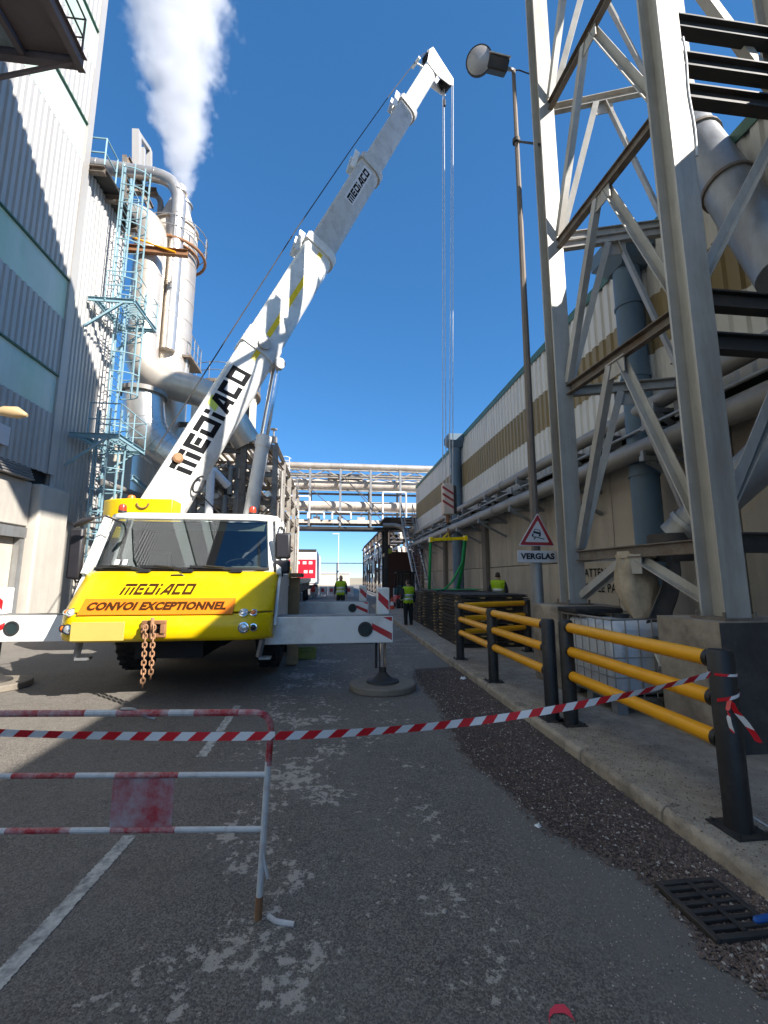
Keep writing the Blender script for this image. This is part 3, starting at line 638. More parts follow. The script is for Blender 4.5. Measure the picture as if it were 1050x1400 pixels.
# overhead canopy at the top left: glazed platform in brown steel
cp = at(110, 84, X=-5.9); 
cn = thing('loading_canopy', 'dark brown steel canopy with glazed underside jutting from the tall wall', 'canopy', (LX+1.5, cp.y-2, cp.z))
cx1 = cp.x; cy1 = cp.y; cz = cp.z
mb = MB()
mb.sect((LX+.05,cy1,cz), (cx1,cy1,cz), I_prof(.16,.3)); mb.sect((LX+.05,cy1-5,cz), (cx1,cy1-5,cz), I_prof(.16,.3)); mb.sect((cx1,cy1-5.1,cz), (cx1,cy1+.1,cz), I_prof(.16,.36)); mb.sect((LX+.55,cy1-5,cz), (LX+.55,cy1,cz), I_prof(.14,.26)); mb.sect((-7.06,cy1-5,cz), (-7.06,cy1,cz), I_prof(.12,.24))
mb.build('frame', 'brown_canopy', cn)
mb = MB(); mb.mm(-7.0, cx1-.1, cy1-4.9, cy1-.1, cz+.02, cz+.05); mb.build('soffit_panel', 'brown_canopy', cn)
mb = MB(); mb.mm(LX+.66, -7.12, cy1-4.9, cy1-.1, cz+.02, cz+.05); mb.build('glazing', 'canopy_glass', cn)
mb = MB(); mb.beam((LX+.06,cy1-.3,cz-1.5), (cx1-.1,cy1-.05,cz-.1), .07); mb.build('strut', 'brown_canopy', cn)
mb = MB()
for h in (.5, 1.0): mb.path([(LX+.4,cy1,cz+.15+h),(cx1,cy1,cz+.15+h),(cx1,cy1-5,cz+.15+h)], .025, 6)
for i in range(5): mb.tube((cx1,cy1-i*1.2,cz+.1), (cx1,cy1-i*1.2,cz+1.17), .025, n=6)
mb.build('railing', 'brown_canopy', cn)
# ================================================================== steel support tower
TA, TB, TCX = V(3.62, 6.40, 1.25), V(3.78, 3.98, 1.25), 5.05
tx = 3.70; ya_, yb_ = 6.40, 3.98
tower = thing('steel_tower', 'grey steel lattice support tower standing on concrete blocks', 'tower', (4.4, 5.2, 1.25))
cols = [(3.62, 6.42, 1.25), (3.80, 3.98, 1.25), (5.46, 5.80, 5.0), (5.46, 3.98, 5.0)]
for (x, y, z) in cols:
    mb = MB(); w = .27; mb.sect((x,y,z+.025), (x,y,15.5), I_prof(w, w+.02, .028), (0,1,0)); c = mb.build('column', 'tower_steel', tower)
    mb = MB(); mb.mm(x-.2, x+.2, y-.2, y+.2, z+.002, z+.024); mb.build('base_plate', 'rusty_beam', c)
    for dx in (-.16, .16):
        for dy in (-.16, .16): mb = MB(); mb.tube((x+dx,y+dy,z+.024), (x+dx,y+dy,z+.08), .016, n=6); mb.build('bolt', 'rusty_beam', c)
levels = [1.98, 4.62, 7.22, 9.95, 12.6]
def face(a, b, inset, mats=('tower_steel', 'rusty_beam'), first=True):
    """horizontals at every level and an inverted V from the middle of each down to the level below"""
    a, b = Vector(a), Vector(b); d = (b-a).normalized(); n = V(-d.y, d.x, 0)*inset; m = (a+b)/2
    for i, z in enumerate(levels):
        mb = MB(); mb.sect(a+n+d*.1+V(0,0,z), b+n-d*.1+V(0,0,z), I_prof(.10,.15,.014) if i % 2 == 0 else C_prof(.09,.16,.014)); mb.build('beam', mats[1] if first else mats[0], tower)
        z0 = levels[i-1] if i else 1.27
        for e, s in ((a, 1), (b, -1)):
            mb = MB(); mb.sect(m+n*1.0+d*(-.10*s)+V(0,0,z-.08), e+n+d*(s*.16)+V(0,0,z0+.12), L_prof(.10)); mb.build('brace', 'tower_steel', tower)
        mb = MB(); mb.box(m+n*.55+V(0,0,z-.16), (.016, .36, .24), math.atan2(d.y, d.x)-math.pi/2); mb.build('gusset', 'tower_steel', tower)
a, b, c, d_ = [V(q[0], q[1], 0) for q in cols]
face(a, b, .05); face(a, c, -.05, first=False); 
for z in (2.0, 4.65, 4.15, 7.3, 7.75, 8.3): mb = MB(); mb.sect((3.9,3.98,z), (7.3,3.98,z), I_prof(.14,.2,.02)); mb.build('beam', 'dark_steel', tower)
mb = MB(); mb.sect((5.4,5.85,7.4), (3.75,6.35,7.4), I_prof(.1,.14,.014)); mb.build('beam', 'tower_steel', tower)
for p, q in (((3.92,4.06,2.2),(5.4,4.06,4.55)), ((5.3,4.06,4.7),(3.95,4.06,2.3)), ((3.95,4.06,4.8),(5.4,4.06,7.2)), ((5.4,4.06,7.6),(3.98,4.06,9.9))):
    mb = MB(); mb.sect(p, q, L_prof(.11)); mb.build('brace', 'tower_steel', tower)
mb = MB(); mb.path([V(3.95,3.83,7.9)+V(.012*math.sin(i),0,-i*.16) for i in range(11)], .012, 6); mb.build('cable_loop', 'wire_white', tower)
for i, (x0,x1,y0,y1,z1,lab,m_) in enumerate((
    (3.48,4.6,3.72,4.50,1.25,'concrete block with a darker front face under the tower leg beside the end barrier post','b'),
    (3.16,4.15,6.06,6.85,1.25,'brown concrete block under the tower leg behind the caged tank','a'))):
    mb = MB(); mb.mm(x0,x1,y0,y1,.121,z1); mb.cur = 1
    if m_ == 'b': mb._add([V(x0+.0,y0-.004,.121),V(x1,y0-.004,.121),V(x1,y0-.004,z1-.006),V(x0,y0-.004,z1-.006)], [(0,1,2,3)])  # front face drawn in a darker colour than the other sides
    solo(mb, 'concrete_block', ['concrete_block', 'block_dark_face'], lab, 'block', ((x0+x1)/2,(y0+y1)/2,.121), smooth=0, bevel=.02 if m_ == 'a' else 0)
# ------------------------------------------------------------------ ducts on the tower
p1 = at(922, 150, Y=5.75); p0 = V(p1.x, p1.y, 15); p2 = at(1075, 372, X=5.25)
dk = thing('bent_duct', 'fat galvanised duct dropping behind the tower and slanting to the wall', 'duct', p2)
mb = MB(); mb.path(bends([p0, p1, p2], .6), .30, 22); mb.build('duct', 'galvanised', dk)
dd = (p2-p1).normalized()
for t_ in (1.2, 2.6): mb = MB(); mb.tube(p1+dd*t_, p1+dd*(t_+.06), .33, n=22); mb.build('flange', 'rusty_beam', dk)
q0, q1, q2 = at(1090, 585, X=5.2), at(925, 736, Y=5.3), at(900, 765, Y=5.3)
ch = thing('discharge_chute', 'galvanised chute slanting down to the canvas spout', 'chute', q2)
mb = MB(); mb.tube(q0, q1, .24, n=20); mb.build('duct', 'galvanised', ch)
dd = (q1-q0).normalized(); mb = MB(); mb.tube(q1-dd*.25, q1-dd*.19, .27, n=20); mb.build('flange', 'galvanised', ch)
mb = MB(); mb.lathe([(.26,.05),(.27,-.1),(.24,-.3)], q1+V(-.1,0,0), 18); mb.build('outlet', 'dark_steel', ch)
# hanging canvas spout and rubber flap
s0 = at(868, 754, Y=5.35); s1 = at(872, 850, Y=5.35)
cs = thing('canvas_spout', 'sagging beige canvas spout hanging over the caged tank', 'spout', s1)
mb = MB(); rows = []
for i in range(13):
    t_ = i/12; c_ = s0.lerp(s1, t_); rr = .21+.05*math.sin(t_*3.0)-.09*max(0, t_-.55)/.45; row = []
    for k in range(33):
        a_ = 2*math.pi*k/32; w = rr*(1+.07*math.sin(5*a_+3*t_)+.05*math.sin(9*a_-5*t_)); row.append(c_+V(w*math.cos(a_)+.08*t_*t_, w*.8*math.sin(a_), (.05*math.sin(3*a_) if i == 12 else 0)))
    rows.append(row)
mb.grid(rows); mb.build('canvas', 'canvas', cs, smooth=80, solid=.01)
mb = MB(); mb.tube(s0+V(0,0,-.09), s0+V(0,0,-.04), .235, n=24); mb.build('strap', 'canvas', cs)
mb = MB(); rows = []
for i in range(10):
    t_ = i/9; c_ = at(922, 760, Y=5.0).lerp(at(902, 855, Y=5.0), t_); rows.append([c_+V((u-.5)*.36+.05*math.sin(4*t_), .08*math.sin(u*3+t_*2)+.25*(u-.5), 0) for u in [k/8 for k in range(9)]])
mb.grid(rows); mb.build('rubber_flap', 'rubber_flap', cs, smooth=80, solid=.012)

# ------------------------------------------------------------------ caged tank
ix0, ix1, iy0, iy1 = 3.20, 4.20, 4.88, 6.0
ib = thing('caged_tank', 'white plastic bulk tank in a wire cage behind the yellow barrier', 'tank', ((ix0+ix1)/2, (iy0+iy1)/2, .121))
mb = MB(); mb.mm(ix0+.04, ix1-.04, iy0+.04, iy1-.04, .30, 1.14); mb.build('tank', 'ibc_plastic', ib, bevel=.09)
mb = MB(); mb.tube((3.7,5.44,1.13), (3.7,5.44,1.19), .1, n=16); mb.build('lid', 'black_plastic', ib)
mb = MB(); mb.mm(ix0, ix1, iy0, iy1, .255, .28); mb.build('pallet_deck', 'galvanised', ib)
for x in (ix0+.01, (ix0+ix1)/2-.06, ix1-.13):
    for y in (iy0+.01, (iy0+iy1)/2-.06, iy1-.13): mb = MB(); mb.mm(x, x+.12, y, y+.12, .122, .254); mb.build('pallet_foot', 'galvanised', ib)
def bar(p, q, r=.008): mb = MB(); mb.tube(p, q, r, n=6); mb.build('cage_bar', 'pipe_grey', ib)
n = 7
for i in range(n+1):
    y = iy0+(iy1-iy0)*i/n; bar((ix0,y,.29),(ix0,y,1.17)); bar((ix1,y,.29),(ix1,y,1.17))
for i in range(1, 6): x = ix0+(ix1-ix0)*i/6; bar((x,iy0,.29),(x,iy0,1.17)); bar((x,iy1,.29),(x,iy1,1.17))
for z in (.30, .52, .74, .96, 1.17):
    mb = MB(); mb.path([(ix0,iy0,z),(ix1,iy0,z),(ix1,iy1,z),(ix0,iy1,z)], .009 if z < 1.1 else .016, 6, closed=True); mb.build('cage_ring', 'pipe_grey', ib)
for (z, mm_) in ((.9, 1),): mb = MB(); mb.mm(ix0+.48, ix0+.74, iy0-.016, iy0-.012, .80, .98); mb.build('label_plate', 'galvanised', ib)
mb = MB(); mb.mm(ix0-.05, ix0+.62, iy1-.45, iy1+.02, 1.19, 1.25); solo(mb, 'tank_cover', 'rubber', 'black slab lying on the far end of the caged tank', 'slab', (ix0+.3, iy1-.2, 1.19), bevel=.01)
mb = MB(); mb.mm(3.86,4.06,4.70,4.84,.121,.45); mb.mm(3.9,4.02,4.705,4.83,.45,.50); solo(mb, 'jerrycan', 'black_plastic', 'black jerrycan on the ground between the tank and the concrete block', 'can', (3.95,4.77,.121), bevel=.03)
mb = MB(); rows = [[V(3.66+.26*u, 4.80-.03*math.sin(5*u+i), .62+.2*i/5-.10*u+.04*math.sin(7*u)) for u in [k/6 for k in range(7)]] for i in range(6)]
mb.grid(rows); solo(mb, 'torn_sheet', 'litter_white', 'torn white plastic sheet hanging on the tank cage', 'litter', (3.8,4.8,.6), smooth=80, solid=.004)
mb = MB(); mb.mm(3.97,3.99,4.62,4.68,.60,.95); mb.mm(3.93,4.03,4.60,4.70,.58,.61); solo(mb, 'pink_handle', 'litter_pink', 'pink plastic handle leaning beside the caged tank', 'tool', (3.98,4.65,.58), bevel=.01)

# ------------------------------------------------------------------ impact barriers
def post(parent, x, y, r=.075, h=1.19):
    mb = MB(); mb.lathe([(r,.128),(r,h-.02),(r-.012,h),(.0,h+.004)], (x,y,0), 20); p = mb.build('post', 'black_plastic', parent)
    mb = MB(); mb.mm(x-.12,x+.12,y-.12,y+.12,.1225,.132); mb.build('base_plate', 'dark_steel', p)
    for dx in (-.095,.095):
        for dy in (-.095,.095): mb = MB(); mb.tube((x+dx,y+dy,.132),(x+dx,y+dy,.15), .012, n=6); mb.build('bolt', 'dark_steel', p)
    return p
def rail(parent, p, q, r=.052):
    p, q = Vector(p), Vector(q); d = (q-p).normalized()
    mb = MB(); mb.tube(p+d*.09, q-d*.09, r, n=18); k = mb.build('rail', 'yellow_rail', parent)
    for e, s in ((p, 1), (q, -1)): mb = MB(); mb.tube(e+d*s*.06, e+d*s*.10, r+.006, n=18); mb.build('end_cap', 'black_plastic', k)
RZS = (.62, .87, 1.12)
b1 = thing('impact_barrier', 'yellow three-rail barrier with black posts and tape knotted on its end post', 'barrier', (2.5, 3.7, .121), 'yellow barriers on the pavement')
P1, P2, P3, P4, P5, P6 = V(2.50,2.69,0), V(2.53,4.68,0), V(2.40,4.83,0), V(2.40,6.62,0), V(2.42,8.45,0), V(4.1,9.15,0)
post(b1, *P1[:2]); post(b1, *P2[:2])
for z in RZS: rail(b1, P2+V(0,0,z), P1+V(0,0,z))
b2 = thing('impact_barrier', 'yellow three-rail barrier with black posts turning in front of the stacked mats', 'barrier', (2.4, 6.6, .121), 'yellow barriers on the pavement')
for q in (P3, P4, P5, P6): post(b2, q.x, q.y)
for z in RZS: rail(b2, P3+V(0,0,z), P4+V(0,0,z)); rail(b2, P4+V(0,0,z), P5+V(0,0,z)); rail(b2, P5+V(0,0,z), P6+V(0,0,z))

# ------------------------------------------------------------------ street lamp and warning sign
LPx, LPy = at(738, 870, Y=7.1).x, 7.1
lp = thing('street_lamp', 'tall rusty brown street lamp with round floodlight above the warning sign', 'lamp', (LPx, LPy, .121))
top = at(702, 96, Y=LPy); H = top.z; LPt = top.x
mb = MB(); mb.tube((LPx,LPy,.121), (LPt,LPy,H), .085, .038, 8); mb.build('pole', 'pole_brown', lp)
mb = MB(); mb.tube((LPx+.001,LPy,.122), (LPx+.0,LPy,2.0), .098, .096, 12); mb.build('sleeve', 'galvanised', lp)
mb = MB(); k = at(706, 193, Y=LPy); mb.tube((k.x,k.y,k.z-.04),(k.x,k.y,k.z+.04), .075, n=12); mb.build('clamp', 'dark_steel', lp)
mb = MB(); e = at(743, 198, Y=6.42); mb.tube(k, V(3.6,6.42,e.z), .02, n=8); mb.build('stay_rod', 'dark_steel', lp)
h1, h0 = at(690, 93, Y=LPy-.05), at(655, 84, Y=LPy-.05)
dh = (h0-h1).normalized()
mb = MB(); mb.tube((LPt,LPy,H), h1+V(.02,0,0), .035, n=8); mb.build('spigot', 'galvanised', lp)
fwd = V(-.35,-.80,-.42).normalized()
up_ = dh.cross(fwd).normalized()
mb = MB(); Mx = Matrix((dh, up_, dh.cross(up_))).transposed(); mb.box(h1+dh*.16, (.42,.22,.24), M=Mx); mb.build('gear_housing', 'dark_steel', lp, bevel=.03)
mb = MB(); mb.box(h1+dh*.16+up_*(.13 if up_.z > 0 else -.13), (.44,.03,.26), M=Mx); mb.build('cooling_lid', 'aluminium', lp, bevel=.01)
mb = MB(); mb.lathe([(.10,-.20),(.20,-.12),(.255,-.02),(.262,.03),(.24,.032)], h0, 26, fwd); mb.build('reflector', 'dark_steel', lp)
mb = MB(); mb.lathe([(.235,.02),(.235,.034),(.18,.06),(.08,.075),(.0,.08)], h0, 26, fwd); mb.build('lens', 'lens_grey', lp)
mb = MB(); mb.path([(LPt,LPy,H), (LPt+.12,LPy,H+.02), (LPt+.28,LPy-.1,H-.18), (LPt+.5,LPy-.4,H-.2)], .014, 6); mb.build('feed_cable', 'rubber', lp)
# triangle sign plus plate, on the pole
sy_ = LPy-.14
sg = thing('warning_sign', 'red-edged triangular skid warning sign mounted on the lamp pole', 'sign', (LPx, sy_, 1.9))
c0, c1, c2 = at(709, 746, Y=sy_), at(759, 747, Y=sy_), at(735, 701, Y=sy_)
cen = (c0+c1+c2)/3
def tri(k, r=.035):
    out = []
    P = [cen+(q-cen)*k for q in (c0, c1, c2)]
    for i in range(3):
        a_, b_, c_ = P[i-1], P[i], P[(i+1) % 3]; u = (a_-b_).normalized()*r*k; w = (c_-b_).normalized()*r*k
        out += bez(b_+u, b_, b_+w, 4)
    return out
def flat(mb, pts, y, t):
    n = len(pts); mb._add([V(p.x,y,p.z) for p in pts]+[V(p.x,y+t,p.z) for p in pts], [tuple(range(n)), tuple(range(2*n-1,n-1,-1))]+[(i,(i+1)%n,n+(i+1)%n,n+i) for i in range(n)])
mb = MB(); flat(mb, tri(1.0), sy_, .012); mb.build('plate', 'sign_white', sg)
mb = MB(); flat(mb, tri(.93), sy_-.003, .002); mb.build('red_border', 'sign_red', sg)
mb = MB(); flat(mb, tri(.66), sy_-.006, .002); mb.build('white_field', 'sign_white', sg)
mb = MB(); W_ = (c1-c0).length
def pic(poly): mb._add([V(cen.x+x*W_, sy_-.009, cen.z+z*W_) for x, z in poly], [tuple(range(len(poly)))])
for poly in ([(-.10,.10),(-.06,.16),(-.05,.14),(-.085,.095)], [(-.06,.16),(.08,.125),(.085,.105),(-.05,.14)], [(.08,.125),(.10,.05),(.08,.045),(.065,.11)], [(-.10,.105),(.09,.06),(.10,.0),(-.12,.05)],
             [(-.12,.05),(-.16,-.02),(-.13,-.06),(-.10,0)], [(-.13,-.06),(-.05,-.07),(-.04,-.05),(-.12,-.04)], [(.05,.01),(.10,.0),(.07,-.05),(.03,-.04)], [(-.06,-.05),(-.03,-.05),(-.08,-.12),(-.12,-.12)], [(-.03,-.05),(.16,-.10),(.19,-.09),(.18,-.13),(.15,-.12),(-.04,-.07)]): pic(poly)
mb.build('skid_symbol', 'sign_black', sg, smooth=0, fix=False)['kind'] = 'stuff'
np_ = thing('name_plate', 'white plate with black lettering under the warning triangle', 'sign', (LPx, sy_, 1.75))
a_, b_ = at(708, 769, Y=sy_), at(761, 753, Y=sy_)
mb = MB(); mb.mm(a_.x, b_.x, sy_, sy_+.012, a_.z, b_.z); mb.build('plate', 'sign_white', np_, bevel=.005)
mb = MB(); text_on(mb, 'VERGLAS', (a_.x+.06*(b_.x-a_.x)+.01, sy_-.003, a_.z+.27*(b_.z-a_.z)), (1,0,0), (0,0,1), width=.86*(b_.x-a_.x), height=.52*(b_.z-a_.z), bold=.05)
mb.build('lettering', 'sign_black', np_, smooth=0, fix=False)['kind'] = 'stuff'
mb = MB(); mb.mm(LPx-.03,LPx+.03,sy_+.012,LPy-.05,2.0,2.03); mb.build('clamp', 'galvanised', np_)

# ------------------------------------------------------------------ crowd barrier in the foreground
BX, BY = -.31, 2.47
cb = thing('crowd_barrier', 'worn red and white tubular crowd barrier with a faded centre panel', 'barrier', (-1.1, 2.55, 0))
dirb = V(-1, .10, 0).normalized()
E0 = V(BX, BY, 0); LEN = 1.55
def bp(s, z): return E0+dirb*s+V(0,0,z)
r = .0165
hz = .955
loop = [bp(.02,.012)]+bends([bp(.02,.012), bp(0,.5), bp(-.01,hz), bp(.35,hz)], .09)[1:-1]
def tube_part(pts, m_, nm='tube', rr=r): mb = MB(); mb.path(pts, rr, 10); mb.build(nm, m_, cb)
# the outer hoop is painted in bands
tube_part([bp(.028,.09), bp(.02,.32)], 'white_worn', 'leg'); tube_part([bp(.02,.32), bp(.008,.72)], 'white_worn', 'leg')
tube_part([bp(.03,.0), bp(.028,.10)], 'rust_brown', 'leg', .018)
tube_part([bp(.008,.70), bp(0,.86)]+bez(bp(0,.86), bp(0,hz), bp(.09,hz), 8)+[bp(.17,hz+.0)], 'red_worn', 'corner')
tube_part([bp(LEN-.025,.0), bp(LEN-.01,.70)], 'white_worn', 'leg')
tube_part([bp(LEN,.70), bp(LEN,.86)]+bez(bp(LEN,.86), bp(LEN,hz), bp(LEN-.09,hz), 8)+[bp(LEN-.17,hz)], 'red_worn', 'corner')
segs = [(.17,.40,'red_worn'),(.40,.53,'white_worn'),(.53,.80,'red_worn'),(.80,.96,'white_worn'),(.96,1.20,'red_worn'),(1.20,LEN-.17,'red_worn')]
for s0_, s1_, m_ in segs: tube_part([bp(s0_,hz), bp(s1_,hz)], m_, 'top_rail')
for z in (.655, .40):
    for s0_, s1_, m_ in ((0.01,.20,'white_worn'),(.20,.46,'white_worn'),(.46,.78,'red_worn'),(.78,.98,'white_worn'),(.98,1.30,'red_worn'),(1.30,LEN-.01,'white_worn')): tube_part([bp(s0_,z), bp(s1_,z)], m_, 'mid_rail', .0135)
mat('panel_faded', (0.42, 0.025, 0.035), 0.6, var=0.15, scale=6, dirt=(0.42, 0.40, 0.41), damt=0.62, dscale=5)
pa, pb = bp(.475,.40), bp(.80,.655); mb = MB(); pn = dirb.cross(V(0,0,1))
mb.hexa([bp(.48,.405)+pn*.002, bp(.79,.405)+pn*.002, bp(.79,.405)-pn*.002, bp(.48,.405)-pn*.002, bp(.48,.65)+pn*.002, bp(.79,.65)+pn*.002, bp(.79,.65)-pn*.002, bp(.48,.65)-pn*.002]); mb.build('panel', 'panel_faded', cb)
mb = MB(); mb.path([bp(.78,hz+.02), bp(.72,hz+.02), bp(.66,hz-.012), bp(.60,hz-.03)], .009, 6); mb.build('tie', 'galvanised', cb)
mb = MB(); mb.beam(bp(.02,.30)+V(.0,-.005,0), bp(-.01,.18), .02, .012); mb.build('hook', 'white_worn', cb)
mb = MB(); mb.path([bp(-.02,.012), bp(-.06,.008)+V(0,-.03,0), bp(-.15,.008)+V(0,-.05,0)], .012, 8); mb.build('foot', 'white_worn', cb)

# ------------------------------------------------------------------ barrier tape
tp = thing('barrier_tape', 'red and white warning tape strung from the crowd barrier to the end post', 'tape', (.9, 2.5, 0))
def tape(pts, w=.05, tw=None, stripe=.075, name='strip'):
    pts = [Vector(p) for p in pts]; d = [0]
    for i in range(1, len(pts)): d.append(d[-1]+(pts[i]-pts[i-1]).length)
    n = int(d[-1]/stripe)
    def P(s):
        s = max(0, min(d[-1]-1e-6, s))
        for i in range(1, len(d)):
            if s <= d[i]: return pts[i-1].lerp(pts[i], (s-d[i-1])/max(1e-9, d[i]-d[i-1]))
        return pts[-1]
    for j in range(n+1):
        mb = MB(); rows = []; s0 = j*stripe; s1 = min(d[-1], s0+stripe*1.02)
        if s1-s0 < .005: continue
        for k in range(5):
            row = []
            for v in (-.5, 0, .5):
                s = s0+(s1-s0)*k/4+v*w*1.1; p = P(s); t_ = (P(s+.02)-P(s-.02)).normalized(); a_ = tw(s/d[-1]) if tw else 0
                u = V(0,0,1); u = (u-t_*u.dot(t_)).normalized(); q = t_.cross(u); ww = u*math.cos(a_)+q*math.sin(a_); row.append(p+ww*v*w)
            rows.append(row)
        mb.grid(rows); mb.build('red_stripe' if j % 2 == 0 else 'white_stripe', 'tape_red' if j % 2 == 0 else 'tape_white', tp, smooth=80)
A0 = V(-1.90, 2.62, at(0, 999, Y=2.6).z); A1 = at(376, 1006, Y=2.44); B1 = at(972, 922, Y=2.66)
def cat(a, b, sag, n=24): return [a.lerp(b, i/n)+V(0,0,-sag*4*(i/n)*(1-i/n)) for i in range(n+1)]
tape(cat(A0, A1, .012), .042, lambda t: .5*math.sin(t*5)*(1-t))
mid = at(600, 992, Y=2.62)
def three(a, m, b, n=40):
    # quadratic through three points
    tm = (m.x-a.x)/(b.x-a.x); out = []
    for i in range(n+1):
        t = i/n; l0 = (t-tm)*(t-1)/(tm); l1 = t*(t-1)/(tm*(tm-1)); l2 = t*(t-tm)/(1-tm); out.append(a*l0+m*l1+b*l2)
    return out
tape(three(A1, mid, B1), .042, lambda t: .55*math.sin(t*9)*min(1,t*2))
zt = B1.z
tape([V(2.50+.08*math.sin(a_), 2.69-.08*math.cos(a_), zt) for a_ in [-1.3+i*.25 for i in range(25)]], .016)
tape([V(2.50+.081*math.sin(a_), 2.69-.081*math.cos(a_), .885+.006*i) for i, a_ in enumerate([-1.3+i*.25 for i in range(12)])], .02)
tape([V(2.455,2.60,.90), V(2.47,2.59,.84), V(2.52,2.575,.77), V(2.555,2.56,.70), V(2.575,2.555,.66)], .032, lambda t: .8-.5*t, .09)
tape([V(2.45,2.605,.90), V(2.425,2.60,.84), V(2.43,2.60,.77), V(2.445,2.60,.71)], .022, lambda t: 1.1, .09)
mb = MB(); mb.path([V(2.58,2.72,.2), V(2.66,2.66,.15), V(2.75,2.60,.135), V(2.95,2.5,.13)], .005, 6); solo(mb, 'white_cord', 'wire_white', 'thin white cord trailing on the pavement behind the end post', 'cord', (2.6,2.7,.125))

# ------------------------------------------------------------------ stacked ground mats
G_ = 'black ground mats stacked behind the barrier'
def mat_stack(x0, x1, y0, y1, n, where, zb=.122):
    h = .058; sp = .026
    for k in range(n):
        z = zb+k*(h+sp); dx, dy = random.uniform(-.025,.025), random.uniform(-.03,.03)
        pos = 'topmost' if k == n-1 else ('lowest' if k == 0 else None)
        lab = ('%s mat of the black ground mat stack %s' % (pos, where)) if pos else 'black ground mat within the stack '+where
        t = thing('ground_mat', lab, 'mat', ((x0+x1)/2+dx, (y0+y1)/2+dy, z), G_+' '+where)
        mb = MB(); mb.mm(x0+dx, x1+dx, y0+dy, y1+dy, z, z+h*.42); mb.mm(x0+dx+.03, x1+dx-.03, y0+dy+.03, y1+dy-.03, z+h*.42, z+h*.7); mb.mm(x0+dx, x1+dx, y0+dy, y1+dy, z+h*.7, z+h)
        mb.build('board', 'mat_black', t)
        if k < n-1:
            for yy in (y0+.35, y1-.35):
                for xx in (x0+dx+.02, x1+dx-.16): mb = MB(); mb.mm(xx-.035, xx+.175, yy, yy+.1, z+h+.0005, z+h+sp-.0005); mb.build('spacer', 'spacer_wood', t)
            for xx in (x0+.45, x1-.5): mb = MB(); mb.mm(xx, xx+.1, y0+dy-.012, y0+dy+.14, z+h+.0005, z+h+sp-.0005); mb.build('spacer', 'spacer_wood', t)
    return zb+n*(h+sp)
z1 = mat_stack(2.84, 4.42, 9.75, 12.0, 14, 'nearest the yellow barrier')
z2 = mat_stack(2.88, 4.42, 12.2, 14.4, 14, 'under the green slings')
mat_stack(2.90, 4.42, 14.6, 16.8, 13, 'beside the standing worker')

# ------------------------------------------------------------------ suspended load tackle
HX, HY = 3.62, 13.4
hk = thing('hook_block', 'crane hook block with red diagonal stripes hanging beside the blue pipe', 'hook', (HX, HY, 3.0))
ht, hb_ = at(608, 662, Y=HY).z, at(608, 704, Y=HY).z
mb = MB(); mb.mm(HX-.24, HX+.10, HY-.16, HY+.16, hb_, ht); mb.build('block', 'hook_white', hk, bevel=.04)
mb = MB(); mb.mm(HX+.102, HX+.2, HY-.12, HY+.12, hb_+.05, ht-.05); mb.build('side_cheek', 'dark_steel', hk, bevel=.03)
for k in range(3):
    z = hb_+.25+k*.22; mb = MB(); mb._add([V(HX-.27,HY-.163,z+.14), V(HX+.08,HY-.163,z-.08), V(HX+.08,HY-.163,z+.0), V(HX-.27,HY-.163,z+.22)], [(0,1,2,3)]); mb.build('stripe', 'sign_red', hk, smooth=0)
mb = MB(); mb.tube((HX-.08,HY,hb_-.25),(HX-.08,HY,hb_), .06, n=12); mb.path([V(HX-.08,HY,hb_-.22)]+[V(HX-.08+.11*math.sin(a_), HY, hb_-.33+.11*math.cos(a_)) for a_ in [i*.5 for i in range(9)]], .035, 10); mb.build('hook', 'rust_brown', hk)
spz = at(607, 738, Y=HY).z
mb = MB(); mb.path([V(HX-.08,HY,hb_-.42), V(HX-.06,HY,spz+.2)], .03, 8); mb.build('pendant_chain', 'rust_brown', hk)
sp = thing('spreader_bar', 'yellow lifting spreader bar hanging under the hook block', 'spreader', (HX, HY, spz))
s0, s1 = at(589, 738, Y=HY), at(636, 736, Y=HY)
mb = MB(); mb.beam(s0, s1, .09, .10); mb.build('beam', 'yellow_paint', sp, bevel=.01)
for e in (s0, s1): mb = MB(); mb.box(e, (.10,.22,.16)); mb.build('end_lug', 'yellow_paint', sp, bevel=.01)
mb = MB(); mb.path([s0.lerp(s1,.36)+V(0,0,.05), V(HX-.06,HY,spz+.22), s0.lerp(s1,.52)+V(0,0,.05)], .025, 8); mb.build('shackle', 'yellow_paint', sp)
def sling(pts, lab, w=.09):
    mb = MB(); pts = [Vector(p) for p in pts]; rows = []
    for p in pts: rows.append([p+V(-w/2,.02,0), p+V(0,-.015,0), p+V(w/2,.02,0)])
    mb.grid(rows); solo(mb, 'lifting_sling', 'sling_green', lab, 'sling', pts[-1], 'green lifting slings', smooth=80, solid=.012)
sling([s0, at(588,770,Y=HY), at(587,806,Y=HY)], 'green webbing sling hanging straight from the free end of the spreader bar')
sling([s1, at(632,770,Y=HY), at(618,796,Y=HY-.2), at(606,807,Y=HY-.4)], 'green webbing sling sweeping inward from the spreader end beside the blue pipe')
sling([s1+V(.02,.05,0), at(633,772,Y=HY+.1), at(626,807,Y=HY+.2)], 'green webbing sling dropping steeply beside the blue rainwater pipe', .12)
mb = MB(); rows = []
for i in range(9):
    t = i/8; rows.append([V(2.9+1.5*t, 12.4+.8*u+.15*math.sin(t*7), z2+.012+.02*abs(math.sin(t*9+u*4))) for u in (0,.33,.66,1)])
mb.grid(rows); solo(mb, 'sling_bundle', 'sling_green', 'slack green webbing spread over the top of the mat stack', 'sling', (3.6,12.8,z2), smooth=80, solid=.008)
